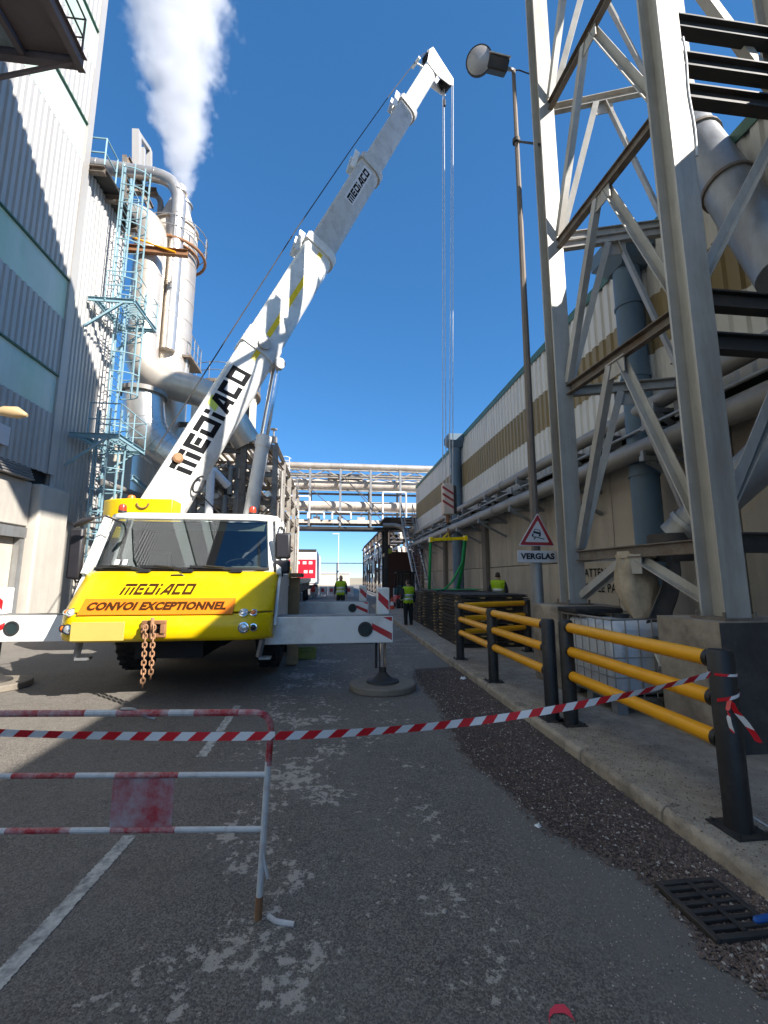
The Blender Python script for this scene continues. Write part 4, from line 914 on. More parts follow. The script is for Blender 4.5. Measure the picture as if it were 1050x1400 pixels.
# ================================================================== mobile crane
def glass_material():
    m = bpy.data.materials.new('cab_glass'); m.use_nodes = True; MATS['cab_glass'] = m; nt = m.node_tree; N = nt.nodes; L = nt.links
    N.remove(N['Principled BSDF']); out = N['Material Output']
    tr = N.new('ShaderNodeBsdfTransparent'); tr.inputs[0].default_value = (.50, .56, .54, 1); gl = N.new('ShaderNodeBsdfGlossy'); gl.inputs['Roughness'].default_value = .02; gl.inputs[0].default_value = (.9, .95, 1, 1)
    fr = N.new('ShaderNodeFresnel'); fr.inputs[0].default_value = 1.5; mp = N.new('ShaderNodeMapRange'); mp.inputs[3].default_value = .06; mp.inputs[4].default_value = 1.0; L.new(fr.outputs[0], mp.inputs[0])
    mx = N.new('ShaderNodeMixShader'); L.new(mp.outputs[0], mx.inputs[0]); L.new(tr.outputs[0], mx.inputs[1]); L.new(gl.outputs[0], mx.inputs[2]); L.new(mx.outputs[0], out.inputs[0])
glass_material()
TX, HW = -2.25, 1.40
cr = thing('mobile_crane', 'yellow and white mobile crane truck standing on its outriggers with the boom raised', 'crane', (TX, 9.5, 0))
def rnd(u): a = abs(u); return .26*max(0, (a-.74)/.26)**2
US = [-1, -.97, -.93, -.88, -.82, -.76, -.6, -.3, 0, .3, .6, .76, .82, .88, .93, .97, 1]
def shell(rows, name, m_, solid=.03, hws=None, us=US, parent=cr):
    mb = MB(); mb.grid([[V(TX+u*(hws[i] if hws else HW), y+rnd(u), z) for u in us] for i, (y, z) in enumerate(rows)]); return mb.build(name, m_, parent, smooth=50, solid=solid, fix=False)
bumper = shell([(6.42,.80),(6.34,.82),(6.30,.87),(6.29,1.0),(6.30,1.12),(6.33,1.165),(6.40,1.17)], 'bumper', 'yellow_paint')
hA, hB = V(TX, 6.335, 1.19), V(TX, 6.80, 1.735)
front = shell([(6.42,1.178),(6.345,1.185),(6.336,1.20)]+[(6.336+(6.79-6.336)*t, 1.20+(1.72-1.20)*t) for t in (.25,.5,.75,1)]+[(6.83,1.74),(6.9,1.745)], 'front_panel', 'yellow_paint')
hood_up = V(0, 6.79-6.336, .52).normalized(); hood_n = V(0, -hood_up.z, hood_up.y)
# windscreen and its white frame
wz0, wz1, wy0, wy1 = 1.78, 2.56, 6.86, 7.16
def wrow(t): return (wy0+(wy1-wy0)*t, wz0+(wz1-wz0)*t)
usg = [-.92+i*1.84/14 for i in range(15)]
mb = MB(); mb.grid([[V(TX+u*(1.36-.09*t), wrow(t)[0]+rnd(u)*.8, wrow(t)[1]) for u in usg] for t in (0,.33,.66,1)]); ws = mb.build('windscreen', 'cab_glass', cr, smooth=60, fix=False)
mb = MB(); mb.grid([[V(TX+u*(1.37-.09*t), wrow(t)[0]+rnd(u)*.8-.004, wrow(t)[1]) for u in usg] for t in (-.02,.035)]); mb.build('seal', 'rubber', ws, smooth=60, solid=.012)
for s in (-1, 1):
    mb = MB(); mb.grid([[V(TX+s*u*(1.37-.10*t), wrow(t)[0]+rnd(u)*.9-.006, wrow(t)[1]) for u in (.92,.95,.975,1.0)] for t in (-.05,.25,.5,.75,1.06)]); mb.build('pillar', 'white_paint', cr, smooth=60, solid=.05)
mb = MB(); mb.grid([[V(TX+u*(1.28-k*.0), wrow(1)[0]+rnd(u)*.8+dy, wrow(1)[1]+dz) for u in [-1+i/10 for i in range(21)]] for k, (dy, dz) in enumerate(((0,.0),(.012,.05),(.06,.10),(.2,.125),(.6,.135),(1.0,.13)))]); mb.build('roof', 'white_paint', cr, smooth=50, solid=.03, fix=False)
# cab sides
for s in (-1, 1):
    x = TX+s*HW; x2 = TX+s*(HW-.09)
    def sp(y, z): k = max(0, (z-1.74)/.88); return V(x+(x2-x)*k, y, z)
    mb = MB(); poly = [sp(6.60,.98), sp(8.15,.98), sp(8.15,1.70), sp(7.05,1.70), sp(6.95,1.60)]; mb._add(poly, [(0,1,2,3,4)]); door = mb.build('door', 'white_paint', cr, smooth=0, solid=.04)
    mb = MB(); mb._add([sp(7.06,1.705), sp(7.93,1.705), sp(7.93,2.48), sp(7.36,2.48)], [(0,1,2,3)]); mb.build('side_window', 'cab_glass', cr, smooth=0)
    for a_, b_ in ((sp(7.93,1.70), sp(7.93,2.6)), (sp(8.12,1.70), sp(8.12,2.66)), (sp(7.36,2.53), sp(8.15,2.56)), (sp(7.0,1.7), sp(7.34,2.6))): mb = MB(); mb.beam(a_, b_, .07, .10); mb.build('window_frame', 'white_paint', cr)
    mb = MB(); mb._add([sp(7.98,1.7), sp(8.14,1.7), sp(8.14,2.65), sp(7.98,2.65)], [(0,1,2,3)]); mb.build('rear_corner', 'white_paint', cr, smooth=0, solid=.03)
    mb = MB(); mb.beam(V(x+s*.02,7.75,1.5), V(x+s*.02,7.9,1.5), .03, .03); mb.build('handle', 'black_plastic', door)
mb = MB(); mb.mm(TX-HW+.05, TX+HW-.05, 8.12, 8.18, .9, 2.64); mb.build('cab_back', 'interior', cr)
mb = MB(); mb.mm(TX-HW+.06, TX+HW-.06, 6.66, 8.1, .98, 1.04); mb.build('cab_floor', 'interior', cr)
mb = MB(); mb.hexa([(TX-1.28,6.95,1.3),(TX+1.28,6.95,1.3),(TX+1.28,7.30,1.3),(TX-1.28,7.30,1.3),(TX-1.28,6.93,1.76),(TX+1.28,6.93,1.76),(TX+1.28,7.25,1.84),(TX-1.28,7.25,1.84)]); mb.build('dashboard', 'dash_grey', cr, bevel=.03)
for x in (TX-.75, TX+.70):
    mb = MB(); mb.mm(x-.26, x+.26, 7.55, 8.0, 1.3, 1.48); mb.hexa([(x-.24,7.88,1.48),(x+.24,7.88,1.48),(x+.24,8.0,1.48),(x-.24,8.0,1.48),(x-.2,7.98,2.1),(x+.2,7.98,2.1),(x+.2,8.08,2.1),(x-.2,8.08,2.1)]); mb.build('seat', 'seat_grey', cr, bevel=.04)
mb = MB(); cW = V(TX+.72, 7.35, 1.86); ax = V(0,-.45,.9).normalized(); _, a1, a2 = frame(ax); mb.path([cW+(a1*math.cos(t)+a2*math.sin(t))*.22 for t in [i*2*math.pi/20 for i in range(20)]], .016, 8, closed=True); mb.tube(cW, cW-ax*.4, .03, n=8); mb.build('steering_wheel', 'black_plastic', cr)
mb = MB(); mb.mm(TX-1.1, TX+1.2, 7.30, 7.33, 2.40, 2.52); mb.build('sun_blind', 'dash_grey', cr)
for u in (-.70, -.62):
    mb = MB(); p = V(TX+u*1.36, wrow(.08)[0]-.008, wrow(.08)[1]); mb._add([p, p+V(.07,0,0), p+V(.07,.03,.075), p+V(0,.03,.075)], [(0,1,2,3)]); mb.build('sticker', 'sign_white', ws, smooth=0)
for x, d in ((TX-.55, 1), (TX+.05, 1), (TX+.75, 1)):
    mb = MB(); p = V(x, 6.80, 1.745); mb.box(p+V(.06,-.01,.01), (.16,.06,.05)); mb.path([p+V(.05,-.02,.03), p+V(-.15,.0,.06), p+V(-.42,.02,.085)], .012, 6); mb.beam(p+V(-.62,.03,.075), p+V(-.12,.02,.06), .012, .03); mb.build('wiper', 'black_plastic', cr)
mb = MB(); p = V(TX-.02, 6.76, 1.675); mb.path([p+V(-.1,0,-.02), p+V(-.07,-.015,.015), p+V(.07,-.015,.02), p+V(.11,0,-.01)], .012, 6); mb.build('grab_handle', 'black_plastic', cr)
# lettering and sign board on the nose
def hp(px_, py_): return hit(px_, py_, hA, hood_n)
mb = MB(); a_, b_ = hp(162, 814), hp(270, 798); hgt = (b_-a_).dot(hood_up)
letters(mb, 'MEDIACO', V(a_.x, a_.y, a_.z)+hood_n*.002, (1,0,0), hood_up, b_.x-a_.x, hgt); mb.build('lettering', 'brown_letter', front, smooth=0, fix=False)['kind'] = 'stuff'
s00, s11 = hp(105, 842), hp(323, 818); mb = MB(); hh = (s11-s00).dot(hood_up); wd = s11.x-s00.x
mb.prism([(0,0),(wd,0),(wd,hh),(0,hh)], s00+hood_n*.003, (1,0,0), hood_up, hood_n*.012); sb = mb.build('sign_board', 'orange_sign', front)
mb = MB(); text_on(mb, 'CONVOI EXCEPTIONNEL', s00+hood_n*.016+V(.035*wd,0,0)+hood_up*(.24*hh), (1,0,0), hood_up, width=.91*wd, height=.52*hh, bold=.06, shear=.12, depth=.002); mb.build('sign_lettering', 'brown_letter', sb, smooth=0, fix=False)['kind'] = 'stuff'
# lamps
for px_, py_, r_, m_ in ((83,838,.035,'amber'),(95,838,.05,'lamp_glass'),(333,838,.05,'lamp_glass'),(346,838,.04,'amber')):
    p = hp(px_, py_); u = (p.x-TX)/HW; p = p+V(0, rnd(u), 0); mb = MB(); mb.lathe([(r_+.014,-.02),(r_+.014,.012),(r_,.014),(r_*.9,.004)], p, 18, hood_n); o = mb.build('headlight', 'chrome', cr); mb = MB(); mb.lathe([(r_*.92,.006),(r_*.7,.022),(0,.03)], p, 18, hood_n); mb.build('lens', m_, o)
for px_, py_, r_, m_ in ((79,861,.04,'amber'),(91,861,.055,'lamp_glass'),(333,858,.06,'lamp_glass'),(346,858,.04,'black_plastic')):
    p = at(px_, py_, Y=6.30); u = (p.x-TX)/HW; p.y = 6.288+rnd(u); mb = MB(); mb.lathe([(r_+.014,-.02),(r_+.014,.012),(r_,.014),(r_*.9,.004)], p, 18, (0,-1,0)); o = mb.build('headlight', 'chrome', cr); mb = MB(); mb.lathe([(r_*.92,.006),(r_*.7,.022),(0,.03)], p, 18, (0,-1,0)); mb.build('lens', m_, o)
a_, b_ = at(95, 877, Y=6.27), at(171, 850, Y=6.27); mb = MB(); mb.mm(a_.x, b_.x, 6.262, 6.275, a_.z, b_.z); mb.build('blank_plate', 'plate_tan', cr, bevel=.004)
# towing bracket, steps, underside
a_, b_ = at(192, 872, Y=6.25), at(227, 848, Y=6.25)
mb = MB(); mb.mm(a_.x, b_.x, 6.24, 6.30, a_.z, a_.z+.05); mb.mm(a_.x, b_.x, 6.24, 6.30, b_.z-.05, b_.z); mb.mm(a_.x, a_.x+.06, 6.22, 6.30, a_.z+.051, b_.z-.051); mb.mm(b_.x-.06, b_.x, 6.22, 6.30, a_.z+.051, b_.z-.051); mb.build('tow_bracket', 'rust_brown', cr, bevel=.008)
mb = MB(); mb.mm(a_.x+.065, b_.x-.065, 6.285, 6.288, a_.z+.055, b_.z-.055); mb.build('tow_recess', 'dark_void', cr)
mb = MB(); mb.tube(((a_.x+b_.x)/2,6.20,a_.z-.02), ((a_.x+b_.x)/2,6.20,b_.z+.04), .025, n=10); mb.build('tow_pin', 'rust_chain', cr)
for px_ in (108, 357):
    p = at(px_, 876, Y=6.5); mb = MB(); mb.beam(p+V(.02,0,.02), p+V(-.03,.03,-.22), .07, .05); mb.mm(p.x-.02, p.x+.14, p.y-.04, p.y+.1, p.z-.25, p.z-.22); mb.build('step', 'galvanised', cr)
mb = MB(); mb.mm(TX-1.3, TX+1.3, 6.5, 8.3, .84, .97); mb.mm(TX-.45, TX+.45, 6.6, 16.8, .55, 1.25); mb.mm(TX-.75, TX+.6, 7.2, 8.0, .62, .84); mb.build('chassis_frame', 'under_black', cr)
# deck and side boxes
mb = MB(); mb.mm(TX-1.35, TX+1.35, 8.25, 16.9, 1.26, 1.62); mb.build('deck', 'deck_steel', cr, bevel=.01)
mb = MB(); mb.mm(TX+1.352, TX+1.40, 8.25, 16.9, 1.5, 1.64); mb.build('deck_edge', 'white_paint', cr)
mb = MB(); mb.mm(TX+.9, TX+1.40, 9.15, 9.9, 1.1, 1.25); mb.mm(TX+.95, TX+1.41, 8.3, 9.0, 1.63, 1.86); mb.build('side_box', 'yellow_paint', cr, bevel=.015)
mb = MB(); mb.mm(TX+.7, TX+1.38, 12.4, 13.0, .75, 1.25); mb.build('fuel_tank', 'deck_steel', cr, bevel=.03)
# wheels
def wheel(x, y, s):
    mb = MB(); R_ = .62; w = .40
    mb.lathe([(.33,-w/2),(.40,-w/2-.01),(.56,-w/2+.01),(R_-.01,-w/2+.06),(R_,-w/2+.09),(R_,w/2-.09),(R_-.01,w/2-.06),(.56,w/2-.01),(.40,w/2+.01),(.33,w/2)], (x,y,.70), 32, (1,0,0), cap=False); wo = mb.build('wheel', 'rubber', cr, smooth=50)
    mb = MB(); mb.lathe([(.33,-.16),(.33,.12*s),(.22,.02*s),(.14,.05*s),(.13,.16*s),(0,.17*s)], (x,y,.70), 24, (1,0,0), cap=False); mb.build('rim', 'deck_steel', wo)
    mb = MB()
    for k in range(28):
        a_ = k*2*math.pi/28
        for q in (-1, 1): mb.box((x+q*.09, y+math.cos(a_+.05*q)*R_, .70+math.sin(a_+.05*q)*R_), (.13,.05,.05), M=Matrix.Rotation(-a_ if 0 else a_-math.pi/2, 3, 'X'))
    mb.build('tread', 'rubber', wo)['kind'] = 'stuff'
for y in (8.5, 10.15, 13.6, 15.2):
    for s in (-1, 1): wheel(TX+s*1.13, y, s)
    mb = MB(); mb.tube((TX-1.1,y,.70), (TX+1.1,y,.70), .11, n=12); mb.build('axle', 'under_black', cr)
    for s in (-1, 1):
        mb = MB(); pts = [V(TX+s*1.36, y+.80*math.cos(t), .68+.80*math.sin(t)) for t in [math.pi*(.08+.84*i/12) for i in range(13)]]
        mb.grid([[p+V(-s*.46,0,0) for p in pts], pts]); mb.build('mudguard', 'white_paint' if y < 10 else 'black_plastic', cr, smooth=60, solid=.02)
# mirrors
def mirror(x0, x1, y, z0, z1, s, lower=True):
    zs = [(z0+(z1-z0)*.36, z1), (z0, z0+(z1-z0)*.33)] if lower else [(z0, z1)]
    for a_, b_ in zs: mb = MB(); mb.mm(x0, x1, y-.05, y+.06, a_, b_); m_ = mb.build('mirror', 'mirror_shell', cr, bevel=.035); mb = MB(); mb.mm(x0+.025, x1-.025, y+.061, y+.064, a_+.025, b_-.025); mb.build('mirror_glass', 'chrome', m_)
    xm = (x0+x1)/2; mb = MB(); mb.path([V(TX+s*1.33,y+.25,z1+.12), V(xm-s*.04,y+.1,z1+.10), V(xm,y,z1+.05), V(xm,y,z1-.05)], .016, 8); mb.build('mirror_arm', 'black_plastic', cr); mb = MB(); mb.path([V(TX+s*1.37,y+.2,z0-.02), V(xm,y+.05,z0-.04), V(xm,y,z0+.05)], .014, 8); mb.build('mirror_arm', 'black_plastic', cr)
a_, b_ = at(375, 784, Y=7.05), at(398, 729, Y=7.05); mirror(a_.x, b_.x, 7.05, a_.z, b_.z, 1)
a_, b_ = at(91, 792, Y=7.05), at(117, 722, Y=7.05); mirror(a_.x, b_.x, 7.05, a_.z, b_.z, -1, False)
p = at(118, 712, Y=6.75); mb = MB(); mb.path([p+V(-.16,0,-.07), p+V(-.02,.0,.0), p+V(.10,.0,.04)], [.03,.055,.02], 10); mb.path([p+V(.05,0,.02), p+V(.2,.1,.09), p+V(.33,.4,.02)], .014, 8); mb.build('front_mirror', 'mirror_shell', cr)
def beacon(p, m_, r_=.06):
    mb = MB(); mb.lathe([(r_*1.05,0),(r_*1.05,.03)], p, 16); o = mb.build('beacon', 'black_plastic', cr); mb = MB(); mb.lathe([(r_,.03),(r_,.09),(r_*.8,.125),(r_*.3,.14),(0,.142)], p, 16); mb.build('dome', m_, o)
beacon(V(at(167,704,Y=7.5).x, 7.5, 2.70), 'red_lamp'); beacon(V(at(345,704,Y=7.5).x, 7.5, 2.70), 'red_lamp')
# ---- superstructure
mb = MB(); mb.tube((TX,10.6,1.63), (TX,10.6,1.85), .85, n=40); mb.build('slew_ring', 'dark_steel', cr)
bd = V(7.35, 4.0, 0).normalized(); bn = V(bd.y, -bd.x, 0)          # boom heading and the side that faces the road end
def sq(c, l, w, z0, z1): return [c+bd*a+bn*b+V(0,0,z) for z in (z0, z1) for a, b in ((-l,-w),(l,-w),(l,w),(-l,w))]
mb = MB(); mb.hexa(sq(V(TX,10.6,0)-bd*.7, .95, .75, 1.86, 2.35)); mb.build('slew_platform', 'white_paint', cr, bevel=.02)
mb = MB(); mb.tube(V(TX,10.6,2.62)-bn*.5-bd*.2, V(TX,10.6,2.62)+bn*.5-bd*.2, .30, n=24); mb.build('winch_drum', 'boom_grey_shaded', cr)
mb = MB(); mb.hexa(sq(V(TX-.25,10.2,0), .45, .3, 2.36, 2.86)); mb.build('engine_cover', 'white_paint', cr, bevel=.08)
pl = [(-3.18,8.95),(-3.98,8.95),(-4.35,9.05),(-4.60,9.25),(-4.75,9.55),(-4.8,9.85),(-3.9,9.9),(-3.18,9.45)]
mb = MB(); mb.prism([(x, y) for x, y in pl], (0,0,2.40), (1,0,0), (0,1,0), (0,0,.79)); cw = mb.build('counterweight', 'yellow_paint', cr, bevel=.02)
p = at(188, 690, Y=8.94); mb = MB(); mb.path([p+V(.1+.11*math.sin(t), -.01, .04-.11*math.cos(t)) for t in [-1.5+i*.3 for i in range(11)]], .016, 6); mb.build('lifting_eye', 'rust_brown', cw)
beacon(V(at(180,678,Y=9.4).x, 9.4, 3.195), 'amber', .075)
# ---- boom
P0 = at(225, 690, Y=9.8); P1 = at(594, 88, Y=13.4); axis = (P1-P0); BL = axis.length; axis.normalize()
bu = bn.cross(axis); bu = bu if bu.z > 0 else -bu
def proj_y(p): d = p-CAM; return 700-F0*d.dot(UP)/d.dot(FW)
def tpix(y):
    lo, hi = -2.0, BL+1
    for _ in range(50):
        m_ = (lo+hi)/2
        if proj_y(P0+axis*m_) > y: lo = m_
        else: hi = m_
    return lo
def bprof(w, h): return [(-w/2,h/2-.05),(-w/2+.06,h/2),(w/2-.06,h/2),(w/2,h/2-.05),(w/2,-h*.12),(w*.47,-h*.26),(w*.36,-h*.41),(w*.18,-h*.49),(0,-h*.5),(-w*.18,-h*.49),(-w*.36,-h*.41),(-w*.47,-h*.26),(-w/2,-h*.12)]
ends = [tpix(345), tpix(233), tpix(150), tpix(95)]; st = -1.0
W = [.62, .52, .45, .385]; Hh = [.92, .80, .68, .56]
secs = []
for i, e in enumerate(ends):
    mb = MB(); mb.sect(P0+axis*st, P0+axis*e, bprof(W[i], Hh[i]), bu); sc_ = mb.build('boom_section', 'boom_white' if i in (0, 3) else 'boom_grey_shaded', cr, smooth=30); secs.append(sc_)  # middle sections get the grey with shade put into its colour
    if i < 3:
        mb = MB(); mb.sect(P0+axis*(e-.22), P0+axis*(e+.03), bprof(W[i]+.10, Hh[i]+.12), bu); mb.build('collar', 'boom_white' if i == 0 else 'boom_grey_shaded', sc_)
        for s in (-1, 1): mb = MB(); q = P0+axis*(e-.3)+bu*(Hh[i]/2+.06)+bn*s*.14; mb.beam(q-axis*.35, q+axis*.3+bu*.12, .03, .16, bu); mb.build('rope_guide', 'boom_white', sc_)
    st = e-.4
side = lambda t, v, i=0, o=.003: P0+axis*t+bu*v+bn*(W[i]/2+o)
mb = MB(); ta, tb = tpix(650), tpix(520)
letters(mb, 'MEDI', side(ta, -.12), axis, bu, (tb-ta)*.55, .46, slant=-.15, depth=.002, gap=.2); letters(mb, 'ACO', side(ta+(tb-ta)*.60, -.12), axis, bu, (tb-ta)*.42, .46, slant=-.15, depth=.002, gap=.2); mb.build('lettering', 'black_letter', secs[0], smooth=0, fix=False)['kind'] = 'stuff'
mat('lime_mark', (.62, .72, .12), .5, var=.05)
mb = MB(); q = ta+(tb-ta)*.56; mb._add([side(q+.02,.14), side(q+.30,.14), side(q+.34,.38), side(q+.10,.38)], [(0,1,2,3)]); mb.build('accent_mark', 'lime_mark', secs[0], smooth=0)
mb = MB(); t0, t1 = tpix(500), ends[0]-.3; mb._add([side(t0,-.03), side(t1,-.10), side(t1,.03), side(t0,.09)], [(0,1,2,3)]); mb.build('yellow_stripe', 'yellow_paint', secs[0], smooth=0)
mb = MB(); q = ends[1]; mb._add([side(q-2.0,-.10,1), side(q-.35,-.10,1), side(q-.35,.22,1), side(q-2.0,.22,1)], [(0,1,2,3)]); mb.build('name_board', 'sign_white', secs[1], smooth=0)
mb = MB(); letters(mb, 'MEDIACO', side(q-1.95,-.05,1,.006), axis, bu, 1.5, .22, slant=.1, depth=.002); mb.build('lettering', 'black_letter', secs[1], smooth=0, fix=False)['kind'] = 'stuff'
q = tpix(478); mb = MB(); mb.sect(P0+axis*(q-.25), P0+axis*(q+.25), bprof(W[0]+.07, Hh[0]+.07), bu); mb.build('cylinder_saddle', 'boom_white', secs[0])
mb = MB(); c_ = P0+axis*q+bn*(W[0]/2+.045); mb.tube(c_, c_+bn*.05, .16, n=20); mb.build('pivot_boss', 'boom_grey_shaded', secs[0])
q2 = tpix(665); mb = MB(); mb.path([side(q2+.2,-.35,0,.03)+axis*.2*math.cos(t)+bu*.1*math.sin(t) for t in [i*.5 for i in range(12)]], .025, 6); mb.build('hose_loop', 'black_plastic', secs[0])
q3 = tpix(640); mb = MB(); mb.lathe([(.10,-.01),(.11,.05),(.07,.08)], side(q3,.28,0,0), 14, bn); mb.build('orange_cap', 'rust_chain', secs[0])
# luffing cylinder
foot = V(TX+.12, 10.75, 2.3); att = P0+axis*tpix(482)-bu*(Hh[0]/2+.10); dl = (att-foot); Ln = dl.length; dl.normalize()
mb = MB(); mb.tube(foot, foot+dl*Ln*.56, .165, n=20); mb.tube(foot+dl*Ln*.54, foot+dl*Ln*.60, .19, n=20); ly_ = mb.build('luffing_cylinder', 'boom_white', cr)
mb = MB(); mb.tube(foot+dl*Ln*.58, att, .115, n=18); mb.build('piston_rod', 'chrome', ly_)
mb = MB(); mb.tube(att-bn*.25, att+bn*.25, .14, n=16); mb.build('pivot', 'boom_grey_shaded', ly_)
# head
hd = P0+axis*ends[3]
for s in (-1, 1):
    mb = MB(); mb.prism([(-.35,.26),(.25,.42),(.55,.36),(.50,.05),(.40,-.80),(.12,-.92),(-.05,-.78),(-.35,-.26)], hd+bn*s*.2, axis, bu, bn*.03*s); mb.build('head_plate', 'boom_white', cr)
for k, (a_, b_, r_) in enumerate(((.28,.22,.24),(.22,-.66,.24))):
    mb = MB(); mb.lathe([(.06,-.14),(r_,-.14),(r_-.05,-.11),(r_,-.07),(r_-.05,-.035),(r_,0),(r_-.05,.035),(r_,.07),(r_-.05,.11),(r_,.14),(.06,.14)], hd+axis*a_+bu*b_, 22, bn); mb.build('sheave', 'dark_steel', cr)
mb = MB(); q = hd-axis*.55+bu*.55; mb.tube(q-bn*.2, q+bn*.2, .05, n=10); mb.beam(q, hd-axis*.3+bu*.2, .04, .04); mb.build('rope_roller', 'boom_white', cr)
# ropes
top = hd+axis*.28+bu*.48
mb = MB(); mb.path([V(TX,10.6,2.9)-bd*.2, P0+axis*tpix(640)+bu*.72, P0+axis*ends[0]+bu*.80, P0+axis*ends[1]+bu*.76, P0+axis*ends[2]+bu*.68, hd-axis*.5+bu*.58, top], .016, 6); mb.build('hoist_rope', 'dark_steel', cr)
mat('rope_pale', (.62, .60, .58), .5, .3, var=.1)
sh = hd+axis*.22-bu*.66
for k in range(4):
    off = bn*(-.12+.08*k); e = V(HX-.22+.11*k, HY, ht); s_ = sh+off+V(.22 if k > 1 else -.02, 0, -.1)
    mb = MB(); mb.tube(s_, e, .014, n=6); mb.build('hoist_rope', 'rope_pale', cr)
mb = MB(); q = sh+V(-.08,-.1,-.2); mb.tube(q, q-V(0,0,.7), .012, n=6); mb.tube(q-V(0,0,.7), q-V(0,0,.95), .05, n=10); mb.build('limit_weight', 'dark_steel', cr)
# ---- outriggers
def outrigger(y0, y1, xa, xb, z0, z1, xj, pad, label, s):
    ym = (y0+y1)/2
    mb = MB(); mb.mm(min(xa,xb), max(xa,xb), y0, y1, z0, z1); bm_ = mb.build('outrigger_beam', 'white_paint', cr, bevel=.012)
    mb = MB(); mb.mm(min(xa,xb), max(xa,xb), y0+.02, y1-.02, z1+.001, z1+.012); mb.build('wear_strip', 'deck_steel', bm_)
    h = z1-z0; e = xb-s*.02
    for (a_, b_) in ((.0,.32),):
        mb = MB(); mb._add([V(e-s*.30,y0-.003,z0+h*.75), V(e-s*.30,y0-.003,z0+h*.52), V(e,y0-.003,z0+h*.1), V(e,y0-.003,z0+h*.36)], [(0,1,2,3)]); mb.build('stripe', 'red_paint', bm_, smooth=0)
        mb = MB(); mb._add([V(e-s*.14,y0-.003,z0+h*.97), V(e,y0-.003,z0+h*.80), V(e,y0-.003,z0+h*.97)], [(0,1,2)]); mb.build('stripe', 'red_paint', bm_, smooth=0)
    mb = MB(); mb.lathe([(.11,.0),(.11,.012),(.085,.013),(.085,.002)], (xb-s*.42,y0,z0+h*.52), 22, (0,-1,0)); rg = mb.build('access_ring', 'dark_steel', bm_); mb = MB(); mb.lathe([(.084,.0),(.084,.004)], (xb-s*.42,y0,z0+h*.52), 22, (0,-1,0)); mb.build('access_cover', 'glass_dark', rg)
    mb = MB(); mb.mm(xj-.095, xj+.095, ym-.1, ym+.1, z1+.014, z1+.42); jh = mb.build('jack_housing', 'white_paint', cr, bevel=.015)
    mb = MB(); mb._add([V(xj-.08,ym-.103,z1+.36), V(xj-.08,ym-.103,z1+.24), V(xj+.08,ym-.103,z1+.08), V(xj+.08,ym-.103,z1+.22)], [(0,1,2,3)]); mb.build('stripe', 'red_paint', jh, smooth=0)
    mb = MB(); mb.tube((xj,ym,.12), (xj,ym,z0), .055, n=16); mb.tube((xj-.10,ym,.3),(xj-.10,ym,z0), .02, n=8); jl_ = mb.build('jack_leg', 'dark_steel', cr)
    mb = MB(); mb.tube((xj,ym,.32), (xj,ym,z0-.02), .057, n=16, cap=False); mb.build('jack_rod', 'chrome', jl_)
    mb = MB(); mb.lathe([(.25,.105),(.24,.125),(.16,.14),(.09,.20),(.06,.24)], (xj,ym,0), 24); mb.build('foot_plate', 'dark_steel', cr)
    if pad:
        mb = MB(); mb.lathe([(pad-.01,.002),(pad,.015),(pad,.085),(pad-.015,.098),(0,.10)], (xj,ym,0), 44); solo(mb, 'outrigger_pad', 'pad_disc', label, 'pad', (xj,ym,.002), 'round outrigger pads')
outrigger(6.72, 7.06, TX+1.2, .90, .69, 1.08, .76, .50, 'round concrete-coloured pad under the crane jack beside the gravel strip', 1)
outrigger(7.42, 7.76, TX-1.2, -5.25, .69, 1.08, -5.12, .50, 'round concrete-coloured pad under the crane jack near the left building', -1)
outrigger(11.72, 12.04, TX+1.2, .92, .70, 1.03, .78, .50, 'round concrete-coloured pad under the rear crane jack near the workers', 1)
outrigger(12.3, 12.6, TX-1.2, -5.25, .70, 1.03, -5.12, .50, 'round concrete-coloured pad under the rear crane jack by the ladder wing', -1)
# ---- chain hanging from the tow bracket
tc_ = thing('tow_chain', 'rusty chain looped over the tow bracket and hanging below the bumper', 'chain', at(203, 935, Y=6.2))
c0, c1 = at(199, 858, Y=6.17), at(195, 937, Y=6.15); d0, d1 = at(210, 858, Y=6.17), at(206, 925, Y=6.15)
def link_mesh(): 
    mb = MB(); L_, w_ = .036, .024
    mb.path([V(w_*math.cos(t), 0, w_*math.sin(t)+(L_-w_ if math.sin(t) > 0 else -(L_-w_))) for t in [i*2*math.pi/12+.26 for i in range(12)]], .0095, 6, closed=True); return mb
proto = None
def chain(a, b):
    n_ = int((b-a).length/.052); d = (b-a).normalized()
    for i in range(n_+1):
        p = a+(b-a)*(i/n_); mb = link_mesh(); m_ = Matrix.Rotation((i % 2)*math.pi/2+.4, 3, 'Z')
        mb.v = [p+m_@v for v in mb.v]; mb.build('chain_link', 'rust_chain', tc_)
chain(c0, c1); chain(d0, d1); chain(c0+V(0,-.01,.0), d0+V(0,-.01,.005))
